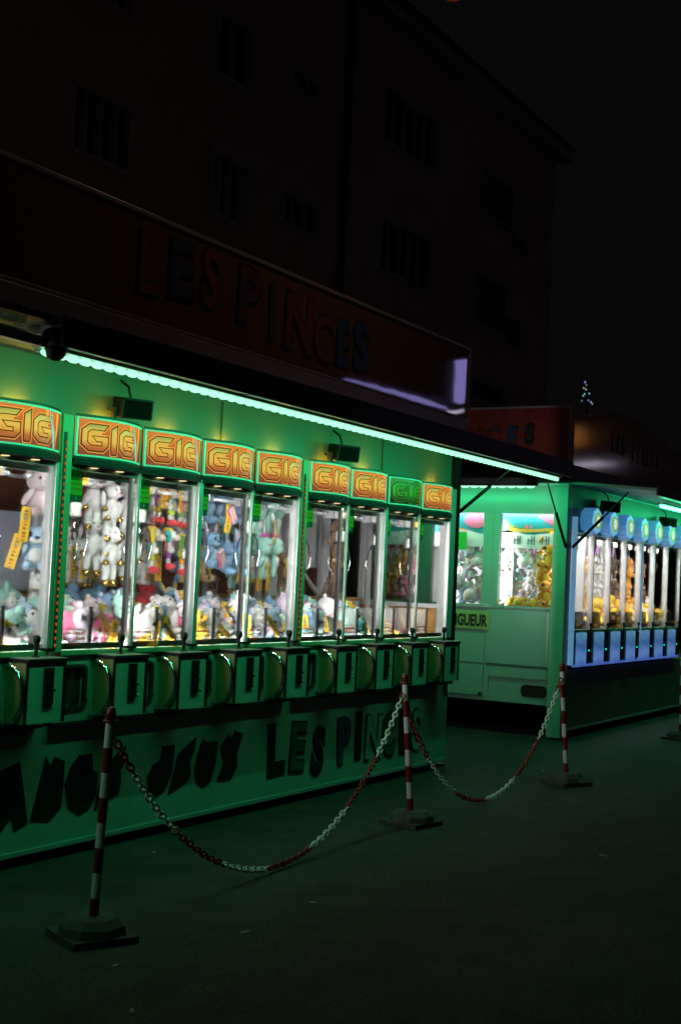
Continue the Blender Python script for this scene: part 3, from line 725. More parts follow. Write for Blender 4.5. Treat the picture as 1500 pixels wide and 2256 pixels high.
    # floor of the prize bed
    q = MB(); q.box(0.004, 0.602, 0.03, 0.74, Z(1.13), Z(1.155), WHITE); A('bed', q)
    # chute
    q = MB(); q.box(0.27, 0.275, -0.03, 0.24, Z(1.16), Z(1.395), ACRYL); q.box(0.01, 0.269, 0.24, 0.245, Z(1.16), Z(1.395), ACRYL); A('chute', q)
    q = MB(); q.box(0.266, 0.286, -0.036, -0.022, Z(1.16), Z(1.40), BLACK); q.box(0.268, 0.282, 0.246, 0.258, Z(1.16), Z(1.40), BLACK); A('chute_post', q)
    q = MB(); q.box(0.03, 0.576, -0.0395, -0.037, Z(1.162), Z(1.196), ALU); A('added_sill_light', q)  # holder of an added, hidden strip that brightens the toys' fronts
    # red notice on the glass
    q = MB(); x0, x1, z0, z1 = 0.03, 0.215, Z(1.165), Z(1.275); t = 0.0035
    for a in ((x0, x1, z0, z0+t), (x0, x1, z1-t, z1), (x0, x0+t, z0+t, z1-t), (x1-t, x1, z0+t, z1-t)): q.box(a[0], a[1], -0.0425, -0.0415, a[2], a[3], REDP)
    nn = A('red_notice', q)
    for i, (s_, tx) in enumerate(((0.022, 'COMPLETEMENT'), (0.022, 'DANS LA TRAPPE'), (0.022, 'GAGNES'))):
        me = textmesh(tx, s_, REDP, 0.0006, 0.0004, ax='CENTER').copy(); me.transform(Matrix.Translation((0.122, -0.05, z1-0.032-i*0.03)))
        P.append(('notice_text', me, nn))
    # green card
    q = MB(); q.box(0.018, 0.132, -0.0415, -0.039, Z(1.985), Z(2.16), CARDG); gc = A('notice_card', q)
    q = MB(); q.box(0.03, 0.128, -0.0432, -0.0418, Z(2.025), Z(2.105), CARDY); A('card_print', q, gc)
    xx = 0.024
    for ch, m in zip('LES PINCES', (BLACKP, DRED, BLACKP, BLACKP, BLACKP, BLACKP, BLACKP, ORANGEP, GREENP, BLACKP)):
        if ch != ' ':
            me = textmesh(ch, 0.03, m, 0.001, 0.0005).copy(); me.transform(Matrix.Translation((xx, -0.0425, Z(2.125)))); P.append(('card_letter', me, gc))
        xx += 0.011 if ch != 'I' else 0.008
    for i, tx in enumerate(('RETROUVEZ', 'NOUS SUR')):
        me = textmesh(tx, 0.018, ORANGEP, 0.0006, 0.0004, ax='CENTER').copy(); me.transform(Matrix.Translation((0.079, -0.0442, Z(2.08-0.03*i)))); P.append(('card_text', me, gc))
    q = MB(); q.box(0.068, 0.088, -0.0432, -0.0418, Z(1.992), Z(2.018), BLUEP); A('card_logo', q, gc)
    me = textmesh('f', 0.026, mat('print_white', (0.8, 0.8, 0.8), 0.5), 0.001, 0.0004, ax='CENTER').copy(); me.transform(Matrix.Translation((0.078, -0.044, Z(1.996)))); P.append(('logo_letter', me, gc))
    # lamp inside
    q = MB(); q.box(0.03, 0.576, -0.008, 0.012, Z(2.180), Z(2.196), LEDW); A('interior_lamp', q)
    q = MB(); q.box(0.027, 0.0305, 0.006, 0.030, Z(1.24), Z(2.16), LEDW); st = A('interior_strip', q)
    q = MB(); q.box(0.018, 0.0265, 0.004, 0.032, Z(1.17), Z(2.165), DARK); q.box(0.018, 0.038, 0.0005, 0.0035, Z(1.17), Z(2.165), ALU); A('strip_channel', q, st)
    q = MB(); q.box(0.02, 0.586, -0.014, -0.011, Z(2.130), Z(2.2), ALU); A('valance', q)
    q = MB(); q.box(0.002, 0.604, 0.0, 0.74, Z(2.2), Z(2.215), WHITE); A('top_panel', q)
    # claw
    q = MB(); q.box(0.02, 0.586, 0.28, 0.30, Z(2.12), Z(2.14), ALU); q.box(0.02, 0.586, 0.40, 0.42, Z(2.12), Z(2.14), ALU); rl = A('gantry', q)
    cx, cy_ = 0.36, 0.2
    q = MB(); q.box(cx-0.06, cx+0.06, cy_-0.05, cy_+0.12, Z(2.10), Z(2.165), ALU, 0.004); q.box(cx-0.02, cx+0.02, cy_-0.06, cy_-0.051, Z(2.105), Z(2.16), TAGY); A('trolley', q, rl)
    q = MB(); q.tube([(cx, cy_, Z(2.10)), (cx, cy_, Z(1.99))], 0.003, BLACK, 5); q.tube([(cx-0.12, cy_, Z(2.15)), (cx-0.1, cy_, Z(2.04)), (cx-0.03, cy_, Z(2.0)), (cx, cy_, Z(2.03))], 0.004, DARK, 5); A('cable', q, rl)
    q = MB(); q.tube([(cx, cy_, Z(2.0)), (cx, cy_, Z(1.985)), (cx, cy_, Z(1.92)), (cx, cy_, Z(1.915))], [0.03, 0.036, 0.036, 0.03], WHITE, 12); cw = A('claw_motor', q, None, True)
    q = MB(); q.tube([(cx, cy_, Z(1.915)), (cx, cy_, Z(1.83))], 0.016, CHROME, 10); q.tube([(cx, cy_, Z(1.915)), (cx, cy_, Z(1.90))], 0.05, BLACK, 10); q.tube([(cx, cy_, Z(1.84)), (cx, cy_, Z(1.825))], 0.024, BLACK, 10); A('claw_shaft', q, cw, True)
    for k in range(3):
        a = R(30+120*k); d = Vector((math.cos(a), math.sin(a), 0)); c = Vector((cx, cy_, 0))
        def pz(r, z): return c+d*r+Vector((0, 0, Z(z)))
        q = MB(); q.tube([pz(0.045, 1.905), pz(0.075, 1.86), pz(0.085, 1.80)], 0.006, BLACK, 6); q.tube([pz(0.085, 1.80), pz(0.10, 1.76), pz(0.085, 1.70), pz(0.05, 1.665)], [0.006, 0.006, 0.006, 0.009], CHROME, 6); A('claw_finger', q, cw, True)
    # marquee
    b = curve_slab(MQ1+0.001, MQ1+0.014, -0.064, 0.008, DARK); cas = A('marquee_frame', b)
    b = curve_slab(MQ0-0.014, MQ0-0.001, -0.064, 0.008, DARK); A('frame_bottom', b, cas)
    b = curve_slab(MQ0-0.05, MQ0-0.0155, -0.02, 0.014, BLACK, uh=UH+0.01); tr = A('light_tray', b)
    for u in (-0.12, 0.10):
        q = MB(); q.tube([(MXC+u, mqy(u)+0.06, MQ0-0.0505), (MXC+u, mqy(u)+0.06, MQ0-0.056)], 0.032, CHROME, 14); dl = A('downlight', q, tr)
        q = MB(); q.tube([(MXC+u, mqy(u)+0.06, MQ0-0.0565), (MXC+u, mqy(u)+0.06, MQ0-0.058)], 0.024, DOWN, 12); A('downlight_lens', q, dl)
    for zz, nm in ((MQ1-0.006, 'trim_light'), (MQ0+0.004, 'trim_light')):
        q = MB(); N = 44
        for i in range(N):
            u = -UH+0.008+(2*UH-0.016)*(i+0.5)/N; q.box(MXC+u-0.0048, MXC+u+0.0048, mqy(u, 0.0085), mqy(u, 0.001), zz-0.005, zz+0.005, TRIM)
        A(nm, q, cas)
    q = MB(); q.box(MXC-UH, MXC-UH+0.016, mqy(-UH, 0.016), mqy(-UH)-0.004, MQ0, MQ1, TRIM, 0.002); A('trim_light', q, cas)
    q = MB(); q.box(MXC+UH-0.008, MXC+UH, mqy(UH, 0.012), mqy(UH)-0.002, MQ0, MQ1, GREENPAINT); A('frame_side', q, cas)
    # back of machine: white upright frame strips at the rear corners
    q = MB(); q.box(0.004, 0.03, 0.70, 0.735, Z(1.156), Z(2.2), ALU); q.box(0.576, 0.602, 0.70, 0.735, Z(1.156), Z(2.2), ALU); A('rear_frame', q)
    return P
PARTS = build_parts()
MX = [4.847, 5.547, 6.153, 6.755, 7.369, 8.063, 8.664, 9.274, 9.879]
MLAB = ['orange-lit claw machine at the left edge with one pink and one blue hanging toy',
        'orange-lit claw machine with white rabbits with gold feet hanging behind its glass',
        'orange-lit claw machine with rows of hanging dogs in red shoes',
        'orange-lit claw machine with blue long-eared toys holding pink striped cushions',
        'orange-lit claw machine with mint green dolls hanging beside a white panel',
        'orange-lit claw machine with brown hanging animal and a mint green heap',
        'orange-lit claw machine next to the machine whose marquee is dark',
        'claw machine whose marquee is unlit and dark green',
        'orange-lit claw machine at the trailer end beside the black corner post']
MACH = []
for i, x in enumerate(MX):
    m = thing('claw_machine', MLAB[i], 'claw machine', (x, 0, ZB), 'claw machines with orange marquees in the near trailer')
    MACH.append(m)
    obs = []
    for nm, me, par in PARTS:
        if i in (6, 7, 8) and nm in ('rear_frame',): pass
        o = link(nm, me, obs[par] if par is not None else m); obs.append(o)
    area('interior_light', m, (0.0315, 0.018, 1.70-ZB), (0, R(-90), 0), 0.90, 0.022, (11 if i < 5 else 9), WCOL, 150)
    area('interior_light', m, (0.303, 0.0, 2.184-ZB), (R(38), 0, 0), 0.54, 0.018, 24, WCOL, 150)
    area('interior_light', m, (0.303, -0.0355, 1.180-ZB), (R(97), 0, 0), 0.52, 0.026, 3.2, WCOL, 160)  # added light at the sill for the toys' fronts
    lit = i != 7
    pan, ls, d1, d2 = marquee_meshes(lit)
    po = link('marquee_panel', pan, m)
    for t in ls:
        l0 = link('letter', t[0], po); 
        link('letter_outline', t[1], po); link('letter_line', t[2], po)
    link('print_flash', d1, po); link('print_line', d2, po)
    if lit:
        q = MB(); q.box(0.22, 0.38, -0.046, -0.034, MQ1+0.002, MQ1+0.006, WARM); q.build('top_lamp', m)
        for u in (-0.12, 0.10):
            sp = bpy.data.lights.new('downlight_beam', 'SPOT'); sp.energy = 2.6; sp.color = (1.0, 0.62, 0.05); sp.spot_size = R(34); sp.spot_blend = 0.7; sp.shadow_soft_size = 0.02
            so = bpy.data.objects.new('downlight_beam', sp); COL.objects.link(so); so.parent = m; so.location = (MXC+u, mqy(u)+0.03, MQ0-0.07)
    # post on the right-hand side of the machine
    if i in (1, 3, 5, 7): q = MB(); q.box(0.594, 0.616, -0.070, -0.05, 0.42, 1.47, ALU, 0.003); w = 0
    elif i in (2, 6): q = MB(); q.box(0.584, 0.630, -0.078, -0.03, 0.42, 1.47, ALU, 0.004)
    elif i in (0, 4): q = MB(); q.box(0.58, 0.606, -0.07, 0.005, 0.42, 1.47, ALU, 0.004)
    else: q = None
    if q:
        po = q.build('glass_post', m)
        f = MB(); f.box(0.578, 0.636, -0.085, -0.034, 0.4185, 0.434, BLACK, 0.003); f.build('post_foot', po)

# ================================================================== PLUSH TOYS
FUR = {}
def fur(name, col):
    return mat('fur_'+name, col, 0.9, var=0.10, vscale=30, bump=0.35, bscale=160, sheen=0.25, spec=0.15)
C = dict(white=(0.78, 0.77, 0.75), cream=(0.72, 0.66, 0.54), pink=(0.76, 0.50, 0.54), rose=(0.66, 0.16, 0.28), palepink=(0.78, 0.65, 0.68), lilac=(0.62, 0.50, 0.66), blue=(0.19, 0.36, 0.55), sky=(0.38, 0.55, 0.70),
         navy=(0.05, 0.09, 0.24), mint=(0.38, 0.70, 0.60), teal=(0.05, 0.42, 0.42), green=(0.13, 0.42, 0.08), lime=(0.42, 0.55, 0.05), yellow=(0.80, 0.56, 0.06), orange=(0.75, 0.33, 0.03), brown=(0.20, 0.105, 0.055),
         darkbrown=(0.06, 0.035, 0.025), red=(0.58, 0.045, 0.05), darkred=(0.28, 0.025, 0.03), purple=(0.28, 0.07, 0.36), tan=(0.55, 0.36, 0.19), black=(0.015, 0.015, 0.016), gold=None, magenta=(0.62, 0.12, 0.38), grey=(0.42, 0.42, 0.44))
def cm(k): return GOLD if k == 'gold' else fur(k, C[k])
EYE = mat('bead_eye', (0.01, 0.01, 0.01), 0.1)
def spec(kind, p):
    f, l, a = p
    B = []; parts = []
    def e(c, r, k, rot=(0,0,0)): B.append((c, r, k, rot))
    def pe(n, c, r, k): parts.append((n, c, r, k))
    if kind == 'bear':
        e((0, 0, .30), (.23, .20, .28), f); e((0, -.11, .30), (.15, .11, .2), l); e((0, -.02, .70), (.26, .23, .23), f); e((0, -.2, .65), (.11, .08, .085), l)
        for s in (-1, 1):
            e((s*.2, 0, .9), (.1, .05, .1), f); e((s*.2, -.035, .9), (.06, .03, .06), l); e((s*.25, -.07, .38), (.085, .085, .2), f, (25, s*-25, 0)); e((s*.17, -.2, .1), (.105, .2, .1), f, (0, 0, s*15)); e((s*.215, -.38, .1), (.07, .03, .07), a)
            pe('eye', (s*.1, -.225, .75), (.03, .02, .035), 'eye')
        pe('nose', (0, -.275, .685), (.035, .02, .025), 'eye')
    elif kind == 'rabbit':
        e((0, 0, .36), (.17, .15, .26), f); e((0, -.03, .72), (.17, .17, .17), f); e((0, -.17, .67), (.08, .07, .07), l)
        for s in (-1, 1):
            e((s*.09, .02, 1.02), (.06, .035, .24), f, (0, s*8, 0)); e((s*.09, -.012, 1.02), (.035, .02, .19), l, (0, s*8, 0)); e((s*.2, -.05, .36), (.06, .06, .2), f, (15, s*-14, 0)); e((s*.23, -.1, .19), (.065, .065, .06), a)
            e((s*.1, 0, .04), (.08, .085, .25), f, (0, s*-4, 0)); e((s*.11, -.02, -.19), (.088, .1, .075), a); pe('eye', (s*.075, -.17, .76), (.022, .015, .026), 'eye')
        e((0, .14, .3), (.05, .1, .22), l); pe('nose', (0, -.235, .69), (.025, .015, .018), 'eye')
    elif kind == 'dog':
        e((0, 0, .32), (.15, .13, .19), a); e((0, -.07, .30), (.11, .08, .13), 'tan'); e((0, -.02, .66), (.2, .19, .18), 'white'); e((.02, -.2, .6), (.11, .13, .1), 'white'); e((0, .04, .78), (.18, .17, .1), 'yellow')
        for s in (-1, 1):
            e((s*.21, .03, .62), (.05, .1, .19), l, (0, s*12, 0)); e((s*.19, -.02, .36), (.055, .055, .15), 'white', (0, s*-35, 0)); e((s*.29, -.06, .24), (.1, .09, .095), 'white')
            e((s*.1, 0, .08), (.07, .07, .11), f); e((s*.1, 0, -.08), (.055, .055, .13), 'white'); e((s*.12, -.06, -.23), (.1, .15, .1), 'red'); pe('eye', (s*.075, -.185, .7), (.025, .02, .04), 'eye')
        pe('nose', (.02, -.33, .63), (.05, .03, .035), 'eye')
    elif kind == 'longear':
        e((0, 0, .28), (.21, .19, .27), f); e((0, -.1, .27), (.15, .11, .19), l); e((0, -.02, .68), (.28, .23, .22), f); e((0, -.19, .6), (.16, .07, .08), l)
        for s in (-1, 1):
            e((s*.22, .02, .96), (.085, .035, .24), f, (0, s*22, 0)); e((s*.22, -.012, .96), (.05, .02, .18), a, (0, s*22, 0)); e((s*.24, -.09, .36), (.085, .085, .19), f, (35, s*-20, 0)); e((s*.16, -.17, .06), (.11, .19, .11), f, (0, 0, s*18)); pe('eye', (s*.13, -.215, .72), (.045, .02, .06), 'eye')
        pe('nose', (0, -.25, .65), (.06, .03, .04), 'navy')
    elif kind == 'doll':
        e((0, 0, .68), (.27, .25, .26), f); e((0, 0, .28), (.145, .125, .22), f); e((0, -.09, .3), (.1, .06, .12), l)
        for k in range(5): e((.07*math.cos(k*1.257), .07*math.sin(k*1.257), .95), (.06, .06, .075), a)
        for s in (-1, 1):
            e((s*.2, -.02, .3), (.07, .07, .19), f, (0, s*-28, 0)); e((s*.085, 0, .02), (.075, .08, .2), f); pe('eye', (s*.11, -.225, .72), (.035, .02, .035), 'red' if s < 0 else 'sky')
        e((0, 0, .49), (.12, .11, .03), a); pe('mouth', (0, -.245, .6), (.07, .012, .008), 'grey')
    elif kind == 'ball':
        e((0, 0, .42), (.44, .42, .40), f); e((0, -.3, .36), (.26, .16, .22), l)
        for s in (-1, 1): e((s*.28, 0, .78), (.13, .08, .13), f); e((s*.3, -.25, .08), (.13, .17, .1), a); pe('eye', (s*.17, -.375, .52), (.045, .03, .05), 'eye')
        pe('nose', (0, -.46, .44), (.05, .03, .035), 'eye')
    elif kind == 'cushion':
        e((0, 0, .18), (.55, .40, .18), f); e((.30, -.14, .22), (.26, .22, .15), f, (0, 15, 20)); e((-.32, .1, .2), (.25, .24, .15), l, (0, -12, 10)); pe('seam', (0, 0, .18), (.56, .41, .012), a)
    elif kind == 'heart':
        e((-.2, 0, .5), (.3, .2, .3), f); e((.2, 0, .5), (.3, .2, .3), f); e((0, 0, .27), (.24, .17, .28), f); pe('label_patch', (.1, -.19, .5), (.09, .03, .06), l)
    elif kind == 'duck':
        e((0, 0, .3), (.3, .33, .27), f); e((0, -.12, .7), (.22, .22, .21), f); e((0, -.02, .92), (.05, .07, .06), f)
        for s in (-1, 1): e((s*.28, .02, .33), (.08, .2, .15), f); e((s*.14, -.25, .06), (.1, .15, .05), a); pe('eye', (s*.1, -.31, .76), (.03, .02, .035), 'eye')
        pe('beak', (0, -.34, .66), (.12, .12, .05), 'orange')
    elif kind == 'block':
        e((0, 0, .34), (.36, .3, .34), f); e((-.2, 0, .62), (.1, .1, .12), f); e((.2, 0, .62), (.1, .1, .12), f); e((0, 0, .1), (.34, .28, .12), l)
        for s in (-1, 1): pe('eye', (s*.13, -.285, .42), (.03, .02, .035), 'eye')
        pe('nose', (0, -.3, .36), (.02, .012, .015), 'pink')
    elif kind == 'monkey':
        e((0, 0, .36), (.18, .16, .26), f); e((0, -.1, .36), (.11, .08, .18), l); e((0, -.02, .74), (.2, .19, .19), f); e((0, -.15, .7), (.13, .08, .12), l)
        for s in (-1, 1):
            e((s*.22, 0, .76), (.07, .04, .09), f); e((s*.16, -.02, 1.0), (.06, .06, .32), f, (0, s*6, 0)); e((s*.11, 0, .0), (.075, .075, .28), f, (0, s*-5, 0)); e((s*.13, -.03, -.26), (.08, .1, .07), l); pe('eye', (s*.07, -.19, .79), (.022, .015, .026), 'eye')
        e((.05, .15, .2), (.04, .2, .04), f, (40, 0, 0))
    return B, parts
PM = {}
SQ = lambda v, c, r: v
def plush_mesh(kind, pal, detail):
    k = (kind, pal, detail)
    if k in PM: return PM[k]
    B, parts = spec(kind, pal); b = MB(); nu, nv = ((14, 9) if detail else (8, 6))
    for c, r, m, rot in B: b.ell(c, r, cm(m), rot, nu, nv)
    pm = []
    for n, c, r, m in parts:
        q = MB(); q.ell(c, r, EYE if m == 'eye' else cm(m), nu=8, nv=5); pm.append((n, q.mesh(n, smooth=True)))
    PM[k] = (b.mesh(kind, smooth=True), pm); return PM[k]
TAGM = []
def tag_meshes():
    if TAGM: return TAGM
    b = MB(); n = 8; vs = []
    for i in range(n+1):
        t = i/n; z = -0.20*t; y = -0.012*math.sin(t*2.6); vs += [(-0.028, y, z), (0.028, y, z), (-0.028, y+0.001, z), (0.028, y+0.001, z)]
    fs = []
    for i in range(n):
        a = 4*i; fs += [(a, a+1, a+5, a+4), (a+2, a+6, a+7, a+3), (a, a+4, a+6, a+2), (a+1, a+3, a+7, a+5)]
    b.add(vs, fs, TAGY); TAGM.append(b.mesh('price_tag'))
    pr = MB(); cols = [GREENP, REDP, BLACKP, DRED, BLACKP, ORANGEP, BLUEP, GREENP, BLACKP]
    TAGM.append([])
    for i, (ch, m) in enumerate(zip('LESPINCES', cols)):
        me = textmesh(ch, 0.026, m, 0.0014, 0.0004, ax='CENTER').copy()
        me.transform(Matrix.Rotation(R(-90), 4, 'Y')); z = -0.19+0.0195*i+(0.008 if i > 2 else 0); t = -z/0.2
        me.transform(Matrix.Translation((0.009, -0.012*math.sin(t*2.6)-0.0015, z))); TAGM[1].append(me)
    return TAGM
KN = dict(bear='bear_plush', rabbit='rabbit_plush', dog='dog_plush', longear='long_eared_plush', doll='doll_plush', ball='round_plush', cushion='cushion', heart='heart_cushion', duck='duck_plush', block='block_plush', monkey='monkey_plush')
KW = dict(bear='bear', rabbit='rabbit', dog='dog', longear='long-eared toy', doll='doll', ball='plush ball', cushion='cushion', heart='heart cushion', duck='duck', block='block-shaped toy', monkey='long-limbed animal')
CWD = dict(white='white', cream='cream', pink='pink', rose='deep pink', palepink='pale pink', lilac='lilac', blue='blue', sky='light blue', navy='navy', mint='mint green', teal='teal', green='green', lime='lime green', yellow='yellow', orange='orange', brown='brown', darkbrown='dark brown', red='red', darkred='dark red', purple='purple', tan='tan', magenta='magenta', grey='grey', gold='gold', black='black')
TOYS = []
def plush(kind, pal, loc, size, rot=(0,0,0), where='', hang=False, tagged=None, detail=True, cushion=False, parts=True):
    me, pm = plush_mesh(kind, pal, detail)
    o = link(KN[kind], me, None, loc, [R(a) for a in rot], size)
    if parts and detail:
        for n, m in pm: link(n, m, o)
    if tagged:
        tm = tag_meshes()
        t = link('price_tag', tm[0], o, Vector(tagged[0]), (0, R(tagged[1]), R(tagged[2] if len(tagged) > 2 else 0)), 1.0/size)
        for m in tm[1]: link('tag_letter', m, t)
    if hang:
        q = MB(); q.tube([(0, 0, .85), (0, .02, 1.0), (0, .02, 1.0+0.12/size)], 0.003/size, ALU, 5); q.build('hanging_loop', o)
    if cushion:
        q = MB(); mt = Matrix.Translation((0.04, -0.33, 0.22)) @ Matrix.Rotation(R(-35), 4, 'Y') @ Matrix.Rotation(R(10), 4, 'X')
        for k in range(5):
            q.box(-0.13+k*0.052, -0.13+k*0.052+0.0515, -0.04, 0.04, -0.24, 0.24, cm('white') if k % 2 else cm('rose'), 0.0, mt)
        q.build('striped_cushion', o)
    TOYS.append((o, kind, pal, where, hang))
    return o
def put(kind, pal, px, py, Y, size, **k):
    return plush(kind, pal, pt(px, py, Y), size, **k)
RG = random.Random(11)
def rr(a, b): return RG.uniform(a, b)
W_ = ['the leftmost machine', 'the white rabbit machine', 'the dog machine', 'the blue toys machine', 'the mint doll machine', 'the brown animal machine', 'the machine left of the dark marquee', 'the machine with the dark marquee', 'the last machine by the black corner post']
# hanging toys (px, py = where the toy's base sits in the photograph)
VR = 38   # hanging toys are turned a little towards the street
put('bear', ('palepink', 'palepink', 'pink'), 84, 1140, 0.30, 0.30, rot=(0, 0, -20), where=W_[0], hang=True, tagged=((-.36, -.25, .18), 5, -10))
put('longear', ('sky', 'white', 'palepink'), 74, 1252, 0.28, 0.27, rot=(0, 0, -35), where=W_[0], hang=True, tagged=((-.36, -.2, .7), 14, -15))
put('block', ('white', 'cream', 'pink'), 82, 1300, 0.35, 0.14, rot=(0, 0, -20), where=W_[0])
for px, py, Y, sz, r in ((204, 1140, .32, .26, -15), (241, 1165, .30, .27, 10), (282, 1160, .36, .26, -30), (203, 1240, .34, .27, -25), (240, 1262, .30, .28, 5), (280, 1255, .36, .28, -20)):
    put('rabbit', ('white', 'palepink', 'gold'), px, py, Y, sz*1.18, rot=(0, 0, r+VR-40), where=W_[1], hang=True, tagged=((.24, .02, .75), 4, 20) if px > 230 else None)
for px, py, Y, sz, r, f, l, a in ((345, 1128, .36, .21, 0, 'yellow', 'green', 'purple'), (378, 1135, .34, .20, 15, 'lime', 'orange', 'teal'), (402, 1140, .38, .20, 5, 'green', 'teal', 'magenta'),
                               (336, 1235, .32, .23, 40, 'lime', 'yellow', 'teal'), (372, 1230, .36, .21, 35, 'purple', 'teal', 'magenta'), (400, 1242, .36, .21, 45, 'orange', 'green', 'lime')):
    put('dog', (f, l, a), px, py, Y, sz*1.12, rot=(0, 0, r), where=W_[2], hang=True, tagged=((-.1, -.26, .95), -4, 0))
put('rabbit', ('white', 'palepink', 'palepink'), 308, 1265, .42, .25, rot=(0, 0, -20), where=W_[2], hang=True)
for px, py, Y, sz, r, cu in ((462, 1248, .34, .24, 5, True), (494, 1262, .40, .23, 40, False), (525, 1265, .34, .25, 15, True), (455, 1150, .38, .23, 30, False), (490, 1152, .36, .23, -10, True), (520, 1150, .42, .22, 10, False)):
    put('longear', ('blue', 'sky', 'pink'), px, py, Y, sz*1.12, rot=(0, 0, r), where=W_[3], hang=True, cushion=cu, tagged=((-.1, -.33, .5), 6, 5) if not cu or px == 490 else None)
put('rabbit', ('darkbrown', 'brown', 'brown'), 470, 1290, .62, .22, rot=(0, 0, 10), where=W_[3]); put('rabbit', ('brown', 'tan', 'tan'), 512, 1290, .6, .22, rot=(0, 0, -15), where=W_[3])
for px, py, Y, sz, r in ((566, 1180, .36, .24, 0), (593, 1165, .34, .25, 15), (609, 1172, .42, .22, 20), (562, 1262, .40, .25, 0), (580, 1262, .32, .26, 5), (602, 1258, .38, .25, 25)):
    put('doll', ('mint', 'white', 'magenta'), px, py, Y, sz*1.1, rot=(0, 0, r), where=W_[4], hang=True, tagged=((-.1, -.2, .25), 4, 0) if px in (562, 593, 580) else None)
put('monkey', ('brown', 'tan', 'tan'), 738, 1215, .34, .27, rot=(0, 0, 35), where=W_[5], hang=True, tagged=((.1, -.24, .3), 3, 0))
put('monkey', ('brown', 'darkbrown', 'tan'), 738, 1296, .36, .27, rot=(0, 0, 25), where=W_[5], hang=True, tagged=((.12, -.24, .45), 3, 0))
put('monkey', ('darkbrown', 'brown', 'tan'), 752, 1160, .5, .24, rot=(0, 0, -20), where=W_[5], hang=True)
for mi, items in ((1, [('rabbit', ('white', 'palepink', 'gold')), ('bear', ('red', 'white', 'white')), ('rabbit', ('white', 'palepink', 'gold')), ('bear', ('brown', 'tan', 'tan')), ('rabbit', ('cream', 'palepink', 'gold'))]),
                  (2, [('dog', ('yellow', 'green', 'purple')), ('rabbit', ('white', 'pink', 'red')), ('dog', ('lime', 'orange', 'teal')), ('bear', ('navy', 'sky', 'white')), ('dog', ('orange', 'green', 'magenta')), ('dog', ('lime', 'yellow', 'teal'))]),
                  (3, [('longear', ('blue', 'sky', 'pink')), ('longear', ('blue', 'sky', 'pink')), ('doll', ('mint', 'white', 'magenta')), ('longear', ('sky', 'white', 'pink')), ('bear', ('tan', 'cream', 'brown'))]),
                  (4, [('doll', ('mint', 'white', 'magenta')), ('doll', ('mint', 'white', 'magenta')), ('bear', ('yellow', 'cream', 'orange')), ('doll', ('mint', 'white', 'pink'))]),
                  (5, [('monkey', ('brown', 'tan', 'tan')), ('monkey', ('darkbrown', 'brown', 'tan')), ('bear', ('tan', 'cream', 'brown'))])):
    for k, (kd, pal) in enumerate(items):
        plush(kd, pal, (MX[mi]+0.62+0.42*((k*0.62+0.2) % 1.0), 0.56+0.04*(k % 2), 1.56+0.31*(k % 2)), .27, (0, 0, rr(-40, 40)), W_[mi]+' back row', hang=True, tagged=((-.1, -.3, .7), rr(-8, 8), rr(-20, 20)) if k % 2 == 0 else None)
# heaps
HEAP = [
 [('cushion', ('white', 'palepink', 'lilac')), ('ball', ('white', 'lilac', 'pink')), ('duck', ('yellow', 'yellow', 'orange')), ('ball', ('mint', 'white', 'mint')), ('bear', ('white', 'palepink', 'pink')), ('bear', ('mint', 'white', 'mint')), ('cushion', ('palepink', 'white', 'lilac')), ('bear', ('red', 'white', 'white'))],
 [('bear', ('lilac', 'palepink', 'white')), ('ball', ('mint', 'palepink', 'white')), ('ball', ('blue', 'mint', 'sky')), ('heart', ('rose', 'palepink', 'rose')), ('cushion', ('pink', 'rose', 'rose')), ('cushion', ('palepink', 'white', 'mint')), ('bear', ('rose', 'white', 'palepink')), ('ball', ('white', 'lilac', 'white')), ('bear', ('palepink', 'white', 'pink'))],
 [('ball', ('blue', 'mint', 'sky')), ('bear', ('blue', 'white', 'sky')), ('heart', ('darkred', 'red', 'red')), ('ball', ('white', 'cream', 'yellow')), ('bear', ('white', 'yellow', 'orange')), ('heart', ('red', 'darkred', 'red')), ('dog', ('purple', 'lime', 'navy')), ('ball', ('sky', 'mint', 'blue')), ('cushion', ('white', 'cream', 'yellow'))],
 [('ball', ('white', 'white', 'gold')), ('cushion', ('white', 'white', 'cream')), ('bear', ('white', 'palepink', 'pink')), ('longear', ('blue', 'sky', 'yellow')), ('bear', ('blue', 'yellow', 'sky')), ('ball', ('white', 'rose', 'white')), ('duck', ('yellow', 'yellow', 'orange')), ('longear', ('sky', 'white', 'pink'))],
 [('longear', ('blue', 'white', 'pink')), ('bear', ('sky', 'cream', 'sky')), ('cushion', ('purple', 'rose', 'purple')), ('dog', ('red', 'yellow', 'navy')), ('ball', ('sky', 'lilac', 'blue')), ('cushion', ('rose', 'orange', 'white')), ('bear', ('navy', 'sky', 'white')), ('duck', ('yellow', 'yellow', 'red'))],
 [('ball', ('mint', 'white', 'sky')), ('ball', ('blue', 'sky', 'mint')), ('ball', ('teal', 'green', 'white')), ('doll', ('mint', 'white', 'pink')), ('cushion', ('mint', 'white', 'mint')), ('monkey', ('brown', 'tan', 'tan')), ('bear', ('mint', 'white', 'pink')), ('cushion', ('darkbrown', 'brown', 'tan'))],
 [('ball', ('mint', 'white', 'pink')), ('doll', ('mint', 'white', 'magenta')), ('cushion', ('teal', 'mint', 'mint')), ('ball', ('mint', 'palepink', 'white')), ('monkey', ('darkbrown', 'brown', 'tan')), ('bear', ('brown', 'tan', 'tan')), ('cushion', ('mint', 'white', 'mint'))],
 [('bear', ('red', 'yellow', 'orange')), ('duck', ('yellow', 'yellow', 'orange')), ('ball', ('green', 'lime', 'yellow')), ('bear', ('lime', 'yellow', 'green')), ('cushion', ('darkbrown', 'red', 'brown'))],
 [('cushion', ('darkbrown', 'darkred', 'black')), ('bear', ('red', 'darkred', 'red')), ('dog', ('navy', 'red', 'green'))],
]
